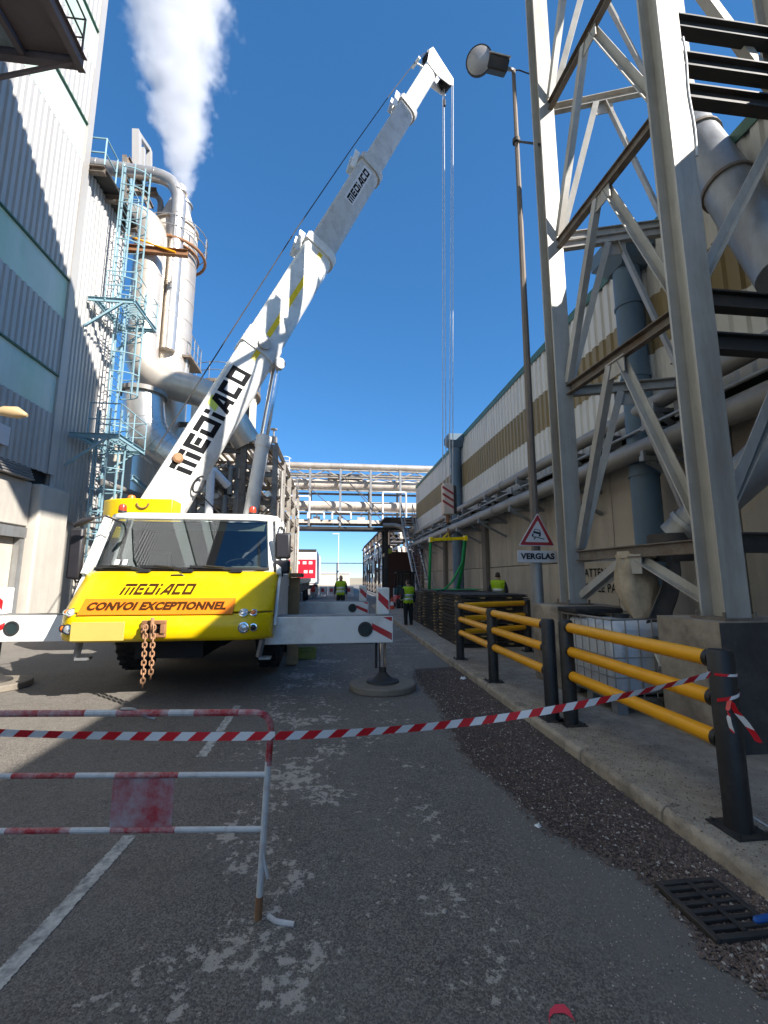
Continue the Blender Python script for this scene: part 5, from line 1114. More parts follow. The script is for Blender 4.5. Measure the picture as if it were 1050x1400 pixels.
# ---- timber and crate beside the truck
for i, (x0,x1,y0,y1,z0,z1,lab) in enumerate(((-.95,-.62,8.6,9.4,1.66,1.74,'flat timber board lying on the deck edge behind the mirror'), (-.86,-.66,8.75,8.95,.62,1.655,'upright timber baulk leaning at the truck side behind the mirror'))):
    mb = MB(); mb.mm(x0,x1,y0,y1,z0 if i == 0 else .03,z1); solo(mb, 'timber_baulk', 'timber', lab, 'timber', ((x0+x1)/2,(y0+y1)/2,z0), bevel=.01)
ct = at(415, 902, Z=0); k = thing('plastic_crate', 'olive green plastic crate on the asphalt beside the truck wheel', 'crate', (ct.x, ct.y+.15, 0))
cx, cy_ = ct.x, ct.y+.17
for nm, q in (('base', (-.24,.24,-.16,.16,.01,.03)), ('side', (-.24,.24,-.16,-.14,.031,.2)), ('side', (-.24,.24,.14,.16,.031,.2)), ('end', (-.24,-.22,-.139,.139,.031,.2)), ('end', (.22,.24,-.139,.139,.031,.2)), ('rim', (-.255,.255,-.178,-.161,.165,.205)), ('rim', (-.255,.255,.161,.178,.165,.205))):
    mb = MB(); mb.mm(cx+q[0],cx+q[1],cy_+q[2],cy_+q[3],q[4],q[5]); mb.build(nm, 'crate_green', k, bevel=.004)
# ================================================================== process plant behind the crane
def ringed(t, pts, r, m_, step=1.1, bands=True, n=26, name='duct', rad=None):
    mb = MB(); pp = bends(pts, rad or r*1.9, 9); mb.path(pp, r, n); d = mb.build(name, m_, t, smooth=40)
    if bands:
        for a_, b_ in zip(pts[:-1], pts[1:]):
            a_, b_ = Vector(a_), Vector(b_); L_ = (b_-a_).length; u = (b_-a_)/L_; s = r*2.2
            while s < L_-r*2.0: mb = MB(); mb.tube(a_+u*s, a_+u*(s+.05), r+.012, n=n); mb.build('band', m_, d); s += step
    return d
# fat vertical duct with elbows
YD = 18.0
c = at(205, 420, Y=YD)
d1 = thing('insulated_duct', 'fat aluminium-clad vertical duct bending to the crane boom at its foot', 'duct', (c.x, YD, 9))
xd = -8.05
zt, zb_ = at(200, 300, Y=YD).z, at(205, 515, Y=YD).z
ringed(d1, [(xd-2.2, YD+.2, zt), (xd, YD, zt), (xd, YD, zb_), at(300, 543, Y=YD+.4), at(338, 606, Y=YD+1.2)], .62, 'aluminium_cream', 1.35)
# lower elbow
d2 = thing('elbow_duct', 'aluminium elbow duct curving down behind the lowest part of the boom', 'duct', at(200, 560, Y=17.2))
ringed(d2, [at(196, 540, Y=17.2), at(200, 600, Y=17.2), at(262, 640, Y=17.4)], .72, 'aluminium', 1.0, bands=False, rad=1.6)
e0, e1 = at(196, 540, Y=17.2), at(197, 556, Y=17.2); mb = MB(); mb.tube(e0+V(0,0,.12), e0-V(0,0,.05), .86, n=28); mb.build('flange', 'pipe_grey', d2)
pp = bends([at(196, 540, Y=17.2), at(200, 600, Y=17.2), at(262, 640, Y=17.4)], 1.6, 9)
for i in range(2, len(pp)-1, 2):
    u = (pp[i+1]-pp[i-1]).normalized(); mb = MB(); mb.tube(pp[i]-u*.03, pp[i]+u*.03, .735, n=26); mb.build('seam_band', 'aluminium', d2)
# vessel column
vx, vy = at(232, 430, Y=19.6).x, 19.6
ves = thing('stripper_column', 'tall aluminium-clad column with a domed cone top behind the fat duct', 'vessel', (vx, vy, 0))
zt_ = at(235, 330, Y=vy).z
mb = MB(); mb.lathe([(.98,0),(.98,zt_)], (vx,vy,0), 36); mb.build('shell', 'aluminium_cream', ves)
mb = MB(); mb.lathe([(.98,zt_+.001),(.9,zt_+.5),(.55,zt_+1.6),(.3,zt_+2.3),(.3,zt_+2.9)], (vx,vy,0), 36); mb.build('cone_top', 'pipe_cream', ves)
for k in range(9): z = 10.3+k*.95; mb = MB(); mb.tube((vx,vy,z), (vx,vy,z+.05), .995, n=36); mb.build('band', 'aluminium_cream', ves)
zr = at(255, 340, Y=vy-.6).z
mb = MB(); mb.path([V(vx+1.35*math.cos(t), vy+1.35*math.sin(t), zr) for t in [i*2*math.pi/28 for i in range(28)]], .07, 8, closed=True); mb.path([V(vx+1.05*math.cos(t), vy+1.05*math.sin(t), zr) for t in [i*2*math.pi/28 for i in range(28)]], .05, 8, closed=True); rg = mb.build('ring_platform', 'rust_brown', ves)
for h in (.55, 1.05): mb = MB(); mb.path([V(vx+1.4*math.cos(t), vy+1.4*math.sin(t), zr+h) for t in [i*2*math.pi/28 for i in range(28)]], .025, 6, closed=True); mb.build('guard_rail', 'galvanised', rg)
for i in range(10): t = i*2*math.pi/10; mb = MB(); mb.tube((vx+1.4*math.cos(t),vy+1.4*math.sin(t),zr), (vx+1.4*math.cos(t),vy+1.4*math.sin(t),zr+1.07), .025, n=6); mb.build('guard_post', 'galvanised', rg)
# thin hooked pipe
d3 = thing('hooked_pipe', 'polished pipe hooking over the column top towards the clad wing', 'pipe', at(243, 380, Y=18.6))
p = at(243, 300, Y=18.6); zt3 = at(225, 243, Y=18.6).z
ringed(d3, [(p.x-4.2, 18.4, zt3+.1), (p.x, 18.6, zt3), (p.x, 18.6, at(243, 480, Y=18.6).z)], .31, 'aluminium', 1.2, rad=1.3)
d4 = thing('slim_vent_pipe', 'slim dark vent pipe bent beside the hooked pipe', 'pipe', at(218, 300, Y=19.2))
p = at(219, 290, Y=19.2); ringed(d4, [(p.x-2.6, 19.2, p.z+.9), (p.x, 19.2, p.z+.9), (p.x, 19.2, p.z-1.2)], .13, 'pipe_grey', bands=False, rad=.6)
# brown beam, frame on the roof, raking struts
bb = thing('brown_beam', 'rust brown steel beam tying the ducts to the clad wing', 'beam', at(165, 340, Y=17.2))
mb = MB(); mb.sect(at(150, 337, Y=17.2), at(257, 347, Y=17.4), I_prof(.2,.28)); mb.build('beam', 'rust_brown', bb)
mb = MB(); mb.tube(at(163, 318, Y=17.1), at(240, 345, Y=17.3), .04, n=8); mb.build('tie_rod', 'yellow_rail', bb)
rf = thing('roof_frame', 'pale rectangular steel frame standing on the plant roof below the steam', 'frame', at(195, 235, Y=19))
a_, b_, c_, d_ = at(187, 180, Y=19), at(187, 240, Y=19), at(204, 205, Y=20.6), at(204, 240, Y=20.6)
for p, q, w in ((a_, b_, .3), (a_, c_, .18), (c_, d_, .22), (at(196,203,Y=19.8), at(196,240,Y=19.8), .15)): mb = MB(); mb.beam(p, q, w, w); mb.build('member', 'clad_left', rf)
rk = thing('raking_struts', 'dark steel struts crossing under the hooked pipe', 'frame', at(200, 280, Y=18.8))
for p, q in ((at(173,215,Y=18.5), at(206,285,Y=19)), (at(172,215,Y=18.5), at(172,300,Y=18.5)), (at(168,300,Y=18.5), at(195,340,Y=18.8)), (at(165,258,Y=18.5), at(215,262,Y=19))): mb = MB(); mb.sect(p, q, I_prof(.2,.26)); mb.build('strut', 'rusty_beam', rk)
# box cabinet on a bracket platform beside the column
cbx = thing('roof_cabinet', 'white cabinet on a bracketed platform at the side of the column', 'cabinet', at(245, 495, Y=19.5))
a_, b_ = at(237, 488, Y=19.4), at(253, 450, Y=19.4)
mb = MB(); mb.mm(a_.x, b_.x, 19.4, 20.4, a_.z, b_.z); mb.build('cabinet', 'clad_left', cbx, bevel=.02)
mb = MB(); mb.mm(a_.x-.2, b_.x+.45, 19.1, 20.7, a_.z-.12, a_.z-.005); mb.build('deck', 'rusty_beam', cbx)
mb = MB()
for h in (.5, 1.0): mb.path([(b_.x+.4,19.15,a_.z+h-.05),(b_.x+.4,20.6,a_.z+h-.05)], .02, 6)
for y in (19.15,19.6,20.1,20.6): mb.tube((b_.x+.4,y,a_.z-.05),(b_.x+.4,y,a_.z+1), .02, n=6)
mb.build('railing', 'galvanised', cbx)
for x in (a_.x+.1, b_.x+.2): mb = MB(); mb.beam((x,19.3,a_.z-.1), (x-.3,19.6,a_.z-3.2), .09); mb.build('leg', 'galvanised', cbx)
# rear cream block and dark tank behind the ducts
cbk = thing('cream_block', 'cream coloured plant block seen between the duct elbows and the boom', 'building', (-9, 26, 0))
mb = MB(); mb.mm(-13, -6.3, 25, 33, 0, 9.2); mb.build('wall', 'cream_building', cbk)
mb = MB(); mb.mm(-13.1, -6.2, 24.9, 33.1, 9.2, 9.4); mb.build('roof', 'deck_steel', cbk)
for k in range(9): mb = MB(); mb.beam((-10.6+k*.0, 24.6, 3+k*.32), (-9.3, 24.6, 3+k*.32), .3, .04); mb.build('stair_tread', 'deck_steel', cbk)
tk = thing('ribbed_silo', 'pale ribbed silo rising behind the boom with a railed roof', 'silo', at(300, 560, Y=27))
sx = at(296, 600, Y=27).x; zs = at(290, 528, Y=27).z
mb = MB(); n_ = 60; prof = []
for k in range(n_):
    a_ = 2*math.pi*k/n_; r_ = 2.0 if k % 2 else 1.94; prof.append((r_*math.cos(a_), r_*math.sin(a_)))
mb.prism(prof, (sx,28.5,0), (1,0,0), (0,1,0), (0,0,zs)); mb.build('shell', 'cream_building', tk, smooth=0)
mb = MB(); mb.tube((sx,28.5,zs+.001), (sx,28.5,zs+.22), 2.25, n=40); mb.build('roof_deck', 'rusty_beam', tk)
for h in (.6, 1.1): mb = MB(); mb.path([V(sx+2.2*math.cos(t), 28.5+2.2*math.sin(t), zs+.2+h) for t in [i*2*math.pi/28 for i in range(28)]], .025, 6, closed=True); mb.build('guard_rail', 'galvanised', tk)
for i in range(14): t = i*2*math.pi/14; mb = MB(); mb.tube((sx+2.2*math.cos(t),28.5+2.2*math.sin(t),zs+.2), (sx+2.2*math.cos(t),28.5+2.2*math.sin(t),zs+1.32), .025, n=6); mb.build('guard_post', 'galvanised', tk)

# ------------------------------------------------------------------ pipe rack structure
rack = thing('pipe_rack', 'dense steel pipe rack crowded with pipes behind the crane boom', 'rack', (-4.4, 26, 0))
RXS, RYS, RLV = (-6.2, -4.4, -2.75), (20, 23.2, 26.4, 29.6, 32.8), (3.4, 5.0, 6.3, 7.6)
for x in RXS:
    for y in RYS:
        top_ = 8.6 if x < -3 else 7.7
        mb = MB(); mb.sect((x,y,0), (x,y,top_), I_prof(.22,.22)); mb.build('column', 'steel_frame', rack)
for z in RLV:
    for y in RYS: mb = MB(); mb.sect((RXS[0],y,z), (RXS[-1],y,z), I_prof(.16,.22)); mb.build('cross_beam', 'steel_frame', rack)
    for x in RXS: mb = MB(); mb.sect((x,RYS[0],z+.12), (x,RYS[-1],z+.12), I_prof(.14,.18)); mb.build('side_beam', 'steel_frame', rack)
for i in range(4):
    for z0, z1 in zip(RLV[:-1], RLV[1:]):
        for x in (RXS[0],):
            y0, y1 = RYS[i], RYS[i+1]; mb = MB(); mb.sect((x+.05,y0,z0+.1), (x+.05,y1,z1), L_prof(.09)); mb.build('brace', 'steel_frame', rack)
    for j in (0, 1): mb = MB(); mb.sect((RXS[j],RYS[i],RLV[i % 3]), (RXS[j+1],RYS[i],RLV[i % 3+1]), L_prof(.09)); mb.build('brace', 'steel_frame', rack)
pipe_n = 0
for z in RLV:
    x = RXS[0]+.25
    while x < RXS[-1]-.15:
        r_ = random.choice((.06,.08,.10,.13,.17)); ya, yb = RYS[0]-random.uniform(0,.9), RYS[-1]+random.uniform(-3,.6)
        m_ = random.choice(('pipe_cream','aluminium','pipe_grey','steel_frame','aluminium_cream'))
        pts = [(x,ya,z+.12+r_),(x,yb,z+.12+r_)]
        if random.random() < .55: pts = [(x,ya,z+random.uniform(-1.3,1.0)+.2)]+pts
        mb = MB(); mb.path(bends(pts, r_*2.5, 5), r_, 10); mb.build('pipe', m_, rack); x += r_*2+random.uniform(.08,.22); pipe_n += 1
for k in range(34):
    y = random.uniform(20.3, 32.3); z = random.choice(RLV)+random.uniform(.35, .95); r_ = random.choice((.04,.05,.07,.1)); x0 = random.uniform(-6.1,-4.4); x1 = random.uniform(-4.0,-2.7)
    mb = MB(); mb.path(bends([(x0,y,z-random.uniform(.4,1.1)),(x0,y,z),(x1,y,z),(x1,y,z-random.uniform(.3,1.2))], .2, 4), r_, 8); mb.build('pipe', random.choice(('pipe_cream','aluminium','pipe_grey','steel_frame')), rack)
for k in range(24):
    x = random.choice((-6.0,-5.2,-3.6,-2.6)); y = random.uniform(20,32.5); z0 = random.choice((.2,2.0,3.4)); r_ = random.choice((.05,.07,.11))
    mb = MB(); mb.tube((x,y,z0), (x,y,z0+random.uniform(2.2,4.2)), r_, n=8); mb.build('pipe', random.choice(('aluminium','pipe_grey','pipe_cream')), rack)
for k in range(16):
    c_ = V(random.uniform(-5.9,-2.9), random.uniform(20.2,32), random.choice(RLV)+.5); mb = MB(); mb.box(c_, (random.uniform(.2,.5),random.uniform(.2,.5),random.uniform(.2,.5))); mb.tube(c_, c_+V(0,0,.5), .04, n=8); mb.tube(c_+V(0,0,.5), c_+V(0,0,.54), .16, n=12); mb.build('valve', random.choice(('pipe_grey','pipe_cream','dark_steel')), rack)
# upright dark stanchion, white riser pipe and blue-capped lamp in front of the rack
mb = MB(); p, q = at(327, 700, Y=19), at(337, 548, Y=19); mb.sect(V(q.x,19,0), V(q.x,19,q.z), I_prof(.24,.24)); mb.build('column', 'rusty_beam', rack)
mb = MB(); mb.sect(V(q.x,19,q.z-1.2), V(q.x-3,19.3,q.z-1.1), I_prof(.16,.2)); mb.build('cross_beam', 'rusty_beam', rack)
mb = MB(); mb.sect(V(q.x,19,q.z-2.3), V(q.x-3.4,19.3,q.z-2.2), I_prof(.16,.2)); mb.build('cross_beam', 'rusty_beam', rack)
mb = MB(); mb.sect(V(q.x+.1,19,q.z-1.2), V(-2.75,23,7.2), I_prof(.14,.18)); mb.build('brace', 'rusty_beam', rack)
wr = thing('riser_pipe', 'white capped riser pipe standing between the cab roof and the pipe rack', 'pipe', at(289, 705, Y=17)); p = at(289, 640, Y=17)
mb = MB(); mb.path(bends([V(p.x,17,0), V(p.x,17,p.z), V(p.x+.5,17.6,p.z-.55)], .25, 6), .15, 16); mb.build('pipe', 'trailer_white', wr); mb = MB(); mb.tube((p.x,17,2.9),(p.x,17,3.0), .18, n=16); mb.build('band', 'galvanised', wr)
for j, (xx, yy) in enumerate(((-2.9, 31.6),)):
    mb = MB()
    for h in (.5, 1.0): mb.path([(xx-.9,yy,7.75+h),(xx+.15,yy,7.75+h),(xx+.15,yy+1.2,7.75+h)], .025, 6)
    for x, y in ((xx-.9,yy),(xx-.4,yy),(xx+.15,yy),(xx+.15,yy+1.2)): mb.tube((x,y,7.7), (x,y,8.77), .025, n=6)
    mb.build('railing', 'galvanised', rack)
ldr = thing('rack_ladder', 'white caged ladder at the end of the pipe rack under the bridge pipes', 'ladder', (-2.3, 31.8, 5.6))
lx2, ly2 = at(390, 660, Y=31.6).x, 31.6
for s in (-.25,.25): mb = MB(); mb.beam((lx2+s,ly2,5.7), (lx2+s,ly2,10.3), .06, .04); mb.build('stile', 'white_paint', ldr)
mb = MB()
for i in range(16): mb.tube((lx2-.25,ly2,5.9+i*.28), (lx2+.25,ly2,5.9+i*.28), .016, n=6)
mb.build('rungs', 'white_paint', ldr)['kind'] = 'stuff'
for i in range(5): mb = MB(); mb.path([V(lx2+.38*math.cos(t), ly2-.7*math.sin(t), 7.2+i*.75) for t in [math.pi*j/8 for j in range(9)]], .022, 6); mb.build('hoop', 'white_paint', ldr)

# ------------------------------------------------------------------ pipe bridge over the road
br = thing('pipe_bridge', 'steel pipe bridge with walkway crossing the road to the warehouse', 'bridge', (1.5, 33.5, 0))
BY0, BY1 = 32.9, 34.6
zz = {y: at(480, y, Y=33).z for y in (637, 661, 690, 712, 720)}
for k, (z, r_, y, m_) in enumerate(((zz[637], .23, 33.2, 'aluminium_cream'), (zz[661], .42, 33.6, 'pipe_cream'), (zz[690], .36, 33.7, 'pipe_cream'))):
    x = -4.6
    while x < 7.6: mb = MB(); x2 = min(7.7, x+3.1); mb.tube((x,y,z), (x2-.01,y,z), r_, n=20); mb.build('pipe_length', m_, br); mb = MB(); mb.tube((x2-.07,y,z),(x2+.05,y,z), r_+.015, n=20); mb.build('joint_band', m_, br); x = x2
for z in (zz[637]-.35, zz[637]-.95, zz[661]-.55, zz[690]-.5):
    for y in (BY0, BY1): mb = MB(); mb.sect((-4.6,y,z), (7.6,y,z), I_prof(.12,.16)); mb.build('chord', 'steel_frame', br)
for k in range(6):
    x = -4.2+k*2.3
    for y in (BY0, BY1): mb = MB(); mb.sect((x,y,zz[720]), (x,y,zz[637]-.3), I_prof(.16,.16)); mb.build('hanger', 'galvanised', br)
    if k < 5:
        for y in (BY0, BY1):
            mb = MB(); mb.sect((x,y,zz[637]-.95), (x+1.15,y,zz[637]-.4), L_prof(.09)); mb.build('brace', 'steel_frame', br)
            mb = MB(); mb.sect((x+1.15,y,zz[637]-.4), (x+2.3,y,zz[637]-.95), L_prof(.09)); mb.build('brace', 'steel_frame', br)
for k in range(14):
    x = -4.4+k*.86; mb = MB(); mb.mm(x, x+.845, BY0-.05, BY1, zz[712]-.22, zz[712]+.04); mb.build('deck_tray', 'pipe_cream', br)
mb = MB(); mb.mm(-4.5, 7.6, BY0, BY1, zz[720]-.22, zz[720]-.02); mb.build('deck_beam', 'dark_steel', br)
for (x0, x1, z) in ((-3.9,-1.9,zz[712]+1.75),(-3.9,-2.7,zz[712]+.7),(-2.0,-.8,zz[712]+.55),(-.2,1.2,zz[712]+.6),(3.6,5.4,zz[712]+2.2)):
    mb = MB(); mb.path(bends([(x0,BY0-.2,zz[712]+.1),(x0,BY0-.2,z),(x1,BY0-.2,z),(x1,BY0-.2,zz[712]+.1)], .15, 4), .07, 8); mb.build('bypass_pipe', 'trailer_white', br)
for (x, w) in ((-1.6,.5),(.2,.4),(1.7,.6),(4.2,.5)): mb = MB(); mb.mm(x, x+w, BY0+.1, BY0+.5, zz[712]+.06, zz[712]+.3); mb.tube((x+w/2,BY0+.3,zz[712]+.3),(x+w/2,BY0+.3,zz[712]+.62), .05, n=8); mb.build('valve', 'clad_left', br)
mb = MB(); mb.mm(-.6, 2.1, BY0+.2, BY1-.2, zz[661]+.55, zz[661]+.72); mb.build('cable_tray', 'deck_steel', br)
for x in (-3.0, .4, .65): mb = MB(); mb.tube((x,BY0-.3,zz[637]-.9), (x+4.2,BY0-.3,zz[712]-.3-1.2*(x > .5)), .03, n=6); mb.build('stay_rod', 'dark_steel', br)
for x in (3.9, 6.9):
    for y in (BY0, BY1): mb = MB(); mb.sect((x,y,0), (x,y,zz[720]-.22), I_prof(.26,.26)); mb.build('trestle_leg', 'dark_steel', br)
# ------------------------------------------------------------------ stair to the bridge beside the warehouse
st_ = thing('steel_stair', 'steep galvanised stair climbing to the bridge landing beside the warehouse end', 'stair', (5.5, 27.5, 0))
b0, t0_ = V(4.70, 24.0, .12), V(4.55, 29.6, 5.75)
wv = V(.8,.18,0)
for s in (0, 1):
    mb = MB(); mb.sect(b0+wv*s, t0_+wv*s, C_prof(.08,.24)); mb.build('stringer', 'galvanised', st_)
    mb = MB(); mb.tube(b0+wv*s+V(0,0,1.0), t0_+wv*s+V(0,0,1.0), .03, n=8); mb.build('handrail', 'galvanised', st_)
    for k in range(6): q = (b0+wv*s).lerp(t0_+wv*s, k/5); mb = MB(); mb.tube(q, q+V(0,0,1.0), .025, n=6); mb.build('baluster', 'galvanised', st_)
for k in range(22): q = b0.lerp(t0_, (k+.5)/22); mb = MB(); mb.hexa([q+V(0,-.12,0), q+wv+V(0,-.12,0), q+wv+V(0,.12,0), q+V(0,.12,0), q+V(0,-.12,.04), q+wv+V(0,-.12,.04), q+wv+V(0,.12,.04), q+V(0,.12,.04)]); mb.build('tread', 'galvanised', st_)
mb = MB(); mb.mm(3.4, 6.1, 29.7, 32.8, 5.68, 5.78); mb.build('landing', 'dark_steel', st_)
mb = MB(); mb.path(bends([(3.3,29.6,5.2),(4.4,29.4,5.2),(5.3,28.6,4.2)], .5, 6), .16, 12); mb.build('vent_elbow', 'pipe_grey', st_)

# ------------------------------------------------------------------ structures beyond the bridge on the right
fr_ = thing('far_pipe_rack', 'distant dark lattice pipe rack with bright pipes beyond the bridge', 'rack', (6.0, 50, 0))
FXS, FYS = (4.6, 7.2), [37+k*4.0 for k in range(9)]
for y in FYS:
    hgt = 6.3
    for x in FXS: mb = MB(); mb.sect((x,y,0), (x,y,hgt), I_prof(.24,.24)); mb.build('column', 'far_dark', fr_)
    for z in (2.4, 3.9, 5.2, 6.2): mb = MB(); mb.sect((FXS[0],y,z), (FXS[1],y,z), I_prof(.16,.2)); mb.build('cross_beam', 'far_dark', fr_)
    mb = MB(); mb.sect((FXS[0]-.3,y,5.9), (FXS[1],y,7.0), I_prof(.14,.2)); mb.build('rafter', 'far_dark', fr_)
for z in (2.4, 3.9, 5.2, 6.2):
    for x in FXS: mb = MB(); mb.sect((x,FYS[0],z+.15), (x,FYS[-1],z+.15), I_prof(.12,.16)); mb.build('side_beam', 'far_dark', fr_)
for k in range(26):
    x = random.uniform(4.7,7.1); z = random.choice((2.4,3.9,5.2))+.32; r_ = random.choice((.07,.1,.14)); mb = MB(); mb.path(bends([(x,FYS[0]-.3,z-random.uniform(0,1.2)),(x,FYS[0]+.2,z),(x,FYS[-1],z)], .2, 4), r_, 8); mb.build('pipe', random.choice(('pipe_cream','aluminium','trailer_white')), fr_)
for k in range(44):
    y = random.uniform(37, 64); x = random.uniform(4.4, 4.8); z = random.uniform(.8, 4.2); a_ = random.uniform(.5,1.6); r_ = random.choice((.05,.07,.1))
    mb = MB(); mb.path(bends([(x,y,z),(x,y,z+a_),(x,y+random.uniform(.5,1.8),z+a_),(x,y+1.2,z+a_+random.uniform(-.9,.9))], .2, 4), r_, 8); mb.build('pipe', random.choice(('aluminium','trailer_white','pipe_cream','aluminium')), fr_)
mw = thing('maroon_shed', 'low maroon clad shed beyond the stair at the warehouse end', 'building', (6.2, 35, 0))
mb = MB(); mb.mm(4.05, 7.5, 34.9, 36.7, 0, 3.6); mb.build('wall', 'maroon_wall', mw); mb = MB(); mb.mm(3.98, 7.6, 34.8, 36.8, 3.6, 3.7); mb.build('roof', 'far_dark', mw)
mb = MB(); mb.mm(5.0, 6.0, 34.87, 34.895, .05, 2.3); mb.build('door', 'far_dark', mw)
mb = MB(); mb.lathe([(.05,0),(.2,.05),(.2,.1),(0,.12)], (4.4,34.85,3.75), 14, (0,-1,0)); mb.build('round_lamp', 'lime_mark', mw)
dw = thing('dark_annex', 'dark brown annex with louvred openings between stair and warehouse end', 'building', (6.5, 31.5, 0))
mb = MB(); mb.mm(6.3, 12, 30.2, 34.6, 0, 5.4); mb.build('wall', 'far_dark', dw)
for k in range(3): mb = MB(); mb.mm(6.24, 6.295, 30.5+k*1.4, 31.5+k*1.4, 1.2, 4.4); mb.build('louvre_panel', 'maroon_wall', dw)

# ------------------------------------------------------------------ parked trailer, far lamp, hoarding
tl = thing('box_trailer', 'red and white box trailer parked beyond the crane truck', 'trailer', (-2.6, 36, 0))
tx0, tx1 = -3.95, at(432, 780, Y=34).x; tzt = at(415, 752, Y=34).z
mb = MB(); mb.mm(tx0, tx1, 34, 46, 1.1, tzt); mb.build('box', 'trailer_white', tl, bevel=.03)
mb = MB(); mb.mm(tx0+.06, tx1-.02, 33.97, 33.995, 1.25, tzt-.72); rd = mb.build('rear_door', 'trailer_red', tl)
mb = MB(); mb.mm(tx0, tx1, 33.96, 34.0, tzt-.12, tzt+.06); mb.build('top_rail', 'dark_steel', tl)
for (x, z) in ((-2.85,2.62),(-2.35,2.62),(-1.9,2.62),(-2.25,1.95),(-1.85,1.95)): mb = MB(); mb.mm(x, x+.27, 33.955, 33.967, z+.05, z+.27); mb.build('letter_block', 'trailer_white', rd)
mb = MB(); mb.mm(tx0+.02, tx1, 33.95, 33.96, 1.26, 1.6); mb.build('white_band', 'trailer_white', tl)
for k in range(2): mb = MB(); x = tx1-.75+k*.4; mb._add([V(x,33.92,.55), V(x+.28,33.92,.95), V(x+.28,33.92,1.2), V(x-.05,33.92,.72)], [(0,1,2,3)]); mb.build('marker_stripe', 'red_paint', tl, smooth=0, solid=.01)
for y in (42, 43.4):
    for x in (tx0+.3, tx1-.3): mb = MB(); mb.lathe([(.25,-.15),(.45,-.15),(.5,-.1),(.5,.1),(.45,.15),(.25,.15)], (x,y,.5), 20, (1,0,0)); mb.build('wheel', 'rubber', tl)
mb = MB(); mb.mm(tx0+.5, tx1-.5, 34.1, 45.5, .8, 1.1); mb.build('chassis', 'under_black', tl)
fl = thing('distant_lamp', 'slender white street lamp standing far down the road', 'lamp', (.6, 60, 0)); p = at(463, 730, Y=60)
mb = MB(); mb.tube((p.x,60,0), (p.x,60,p.z), .09, .05, 8); mb.build('pole', 'white_paint', fl); mb = MB(); mb.box((p.x-.35,60,p.z+.02), (.9,.25,.12)); mb.build('lantern', 'white_paint', fl)
fp = thing('distant_gantry', 'thin dark goal-post gantry far down the road', 'gantry', (0, 55, 0)); p = at(462, 770, Y=55); q = at(490, 770, Y=55)
mb = MB(); mb.tube((p.x-.1,55,0), (p.x-.1,55,p.z), .08, n=8); mb.build('post', 'dark_steel', fp); mb = MB(); mb.tube((p.x-3,55,p.z), (q.x+.6,55,p.z), .05, n=8); mb.build('crossbar', 'dark_steel', fp)
for k in range(5):
    x = -1.6+k*.75; y = 38+.3*k; t = thing('road_barrier', 'white and red road barrier in the line beyond the crane', 'barrier', (x, y, 0), 'road barriers beyond the crane')
    for m_, q in (('trailer_white',(-.34,.34,-.1,.1,.25,.9)), ('red_paint',(-.2,.05,-.105,-.1,.45,.75)), ('trailer_white',(-.36,-.2,-.2,.2,.0,.249)), ('trailer_white',(.2,.36,-.2,.2,.0,.249))):
        mb = MB(); mb.mm(x+q[0],x+q[1],y+q[2],y+q[3],q[4],q[5]); mb.build('panel' if q[4] == .25 else ('red_block' if m_ == 'red_paint' else 'foot'), m_, t)
lowb = thing('low_white_building', 'long low white building on the skyline beyond the gantry', 'building', (-2, 100, 0))
mb = MB(); mb.mm(-22, 3.5, 98, 104, 0, 2.6); mb.build('wall', 'cream_building', lowb); mb = MB(); mb.mm(-22.2, 3.7, 97.8, 104.2, 2.6, 2.8); mb.build('roof', 'trailer_white', lowb)
# forklift behind the standing worker, with a cone
fk = thing('forklift', 'dark teal and red forklift parked beyond the standing worker', 'forklift', (3.9, 23, 0)); fx, fy = 3.75, 22.6
for nm, m_, q in (('body','red_paint',(-.55,.45,0,1.2,.35,.75)), ('counterweight','teal_paint',(-.5,.6,1.21,1.7,.3,1.1)), ('seat','under_black',(-.25,.25,.5,.9,.76,1.0)), ('hood','teal_paint',(-.35,.6,.95,1.2,.76,1.25))): mb = MB(); mb.mm(fx+q[0],fx+q[1],fy+q[2],fy+q[3],q[4],q[5]); mb.build(nm, m_, fk, bevel=.04)
for x in (-.45,.45):
    for y in (.1,1.4): mb = MB(); mb.lathe([(.1,-.1),(.28,-.1),(.3,-.07),(.3,.07),(.28,.1),(.1,.1)], (fx+x,fy+y,.3), 18, (1,0,0)); mb.build('wheel', 'rubber', fk)
    mb = MB(); mb.beam((fx+x,fy+.2,.75), (fx+x*.9,fy+.3,1.9), .06); mb.build('cab_post', 'under_black', fk); mb = MB(); mb.beam((fx+x,fy+1.3,1.1), (fx+x*.9,fy+1.2,1.9), .06); mb.build('cab_post', 'under_black', fk)
    mb = MB(); mb.beam((fx+x*.6,fy-.12,.1), (fx+x*.6,fy-.12,1.9), .08); mb.build('mast', 'under_black', fk); mb = MB(); mb.mm(fx+x*.6-.05,fx+x*.6+.05,fy-1.0,fy-.2,.06,.1); mb.build('fork', 'under_black', fk)
mb = MB(); mb.mm(fx-.5,fx+.5,fy+.2,fy+1.3,1.9,1.96); mb.build('overhead_guard', 'under_black', fk)
cn_ = thing('traffic_cone', 'orange and white traffic cone standing near the forklift', 'cone', (2.9, 22, 0))
mb = MB(); mb.mm(2.72,3.08,21.82,22.18,0,.04); mb.build('base', 'cone_orange', cn_); mb = MB(); mb.lathe([(.14,.041),(.095,.30)], (2.9,22,0), 18); mb.build('lower_cone', 'cone_orange', cn_); mb = MB(); mb.lathe([(.095,.301),(.065,.48)], (2.9,22,0), 18); mb.build('white_sleeve', 'trailer_white', cn_); mb = MB(); mb.lathe([(.065,.481),(.03,.7),(0,.71)], (2.9,22,0), 18); mb.build('tip', 'cone_orange', cn_)

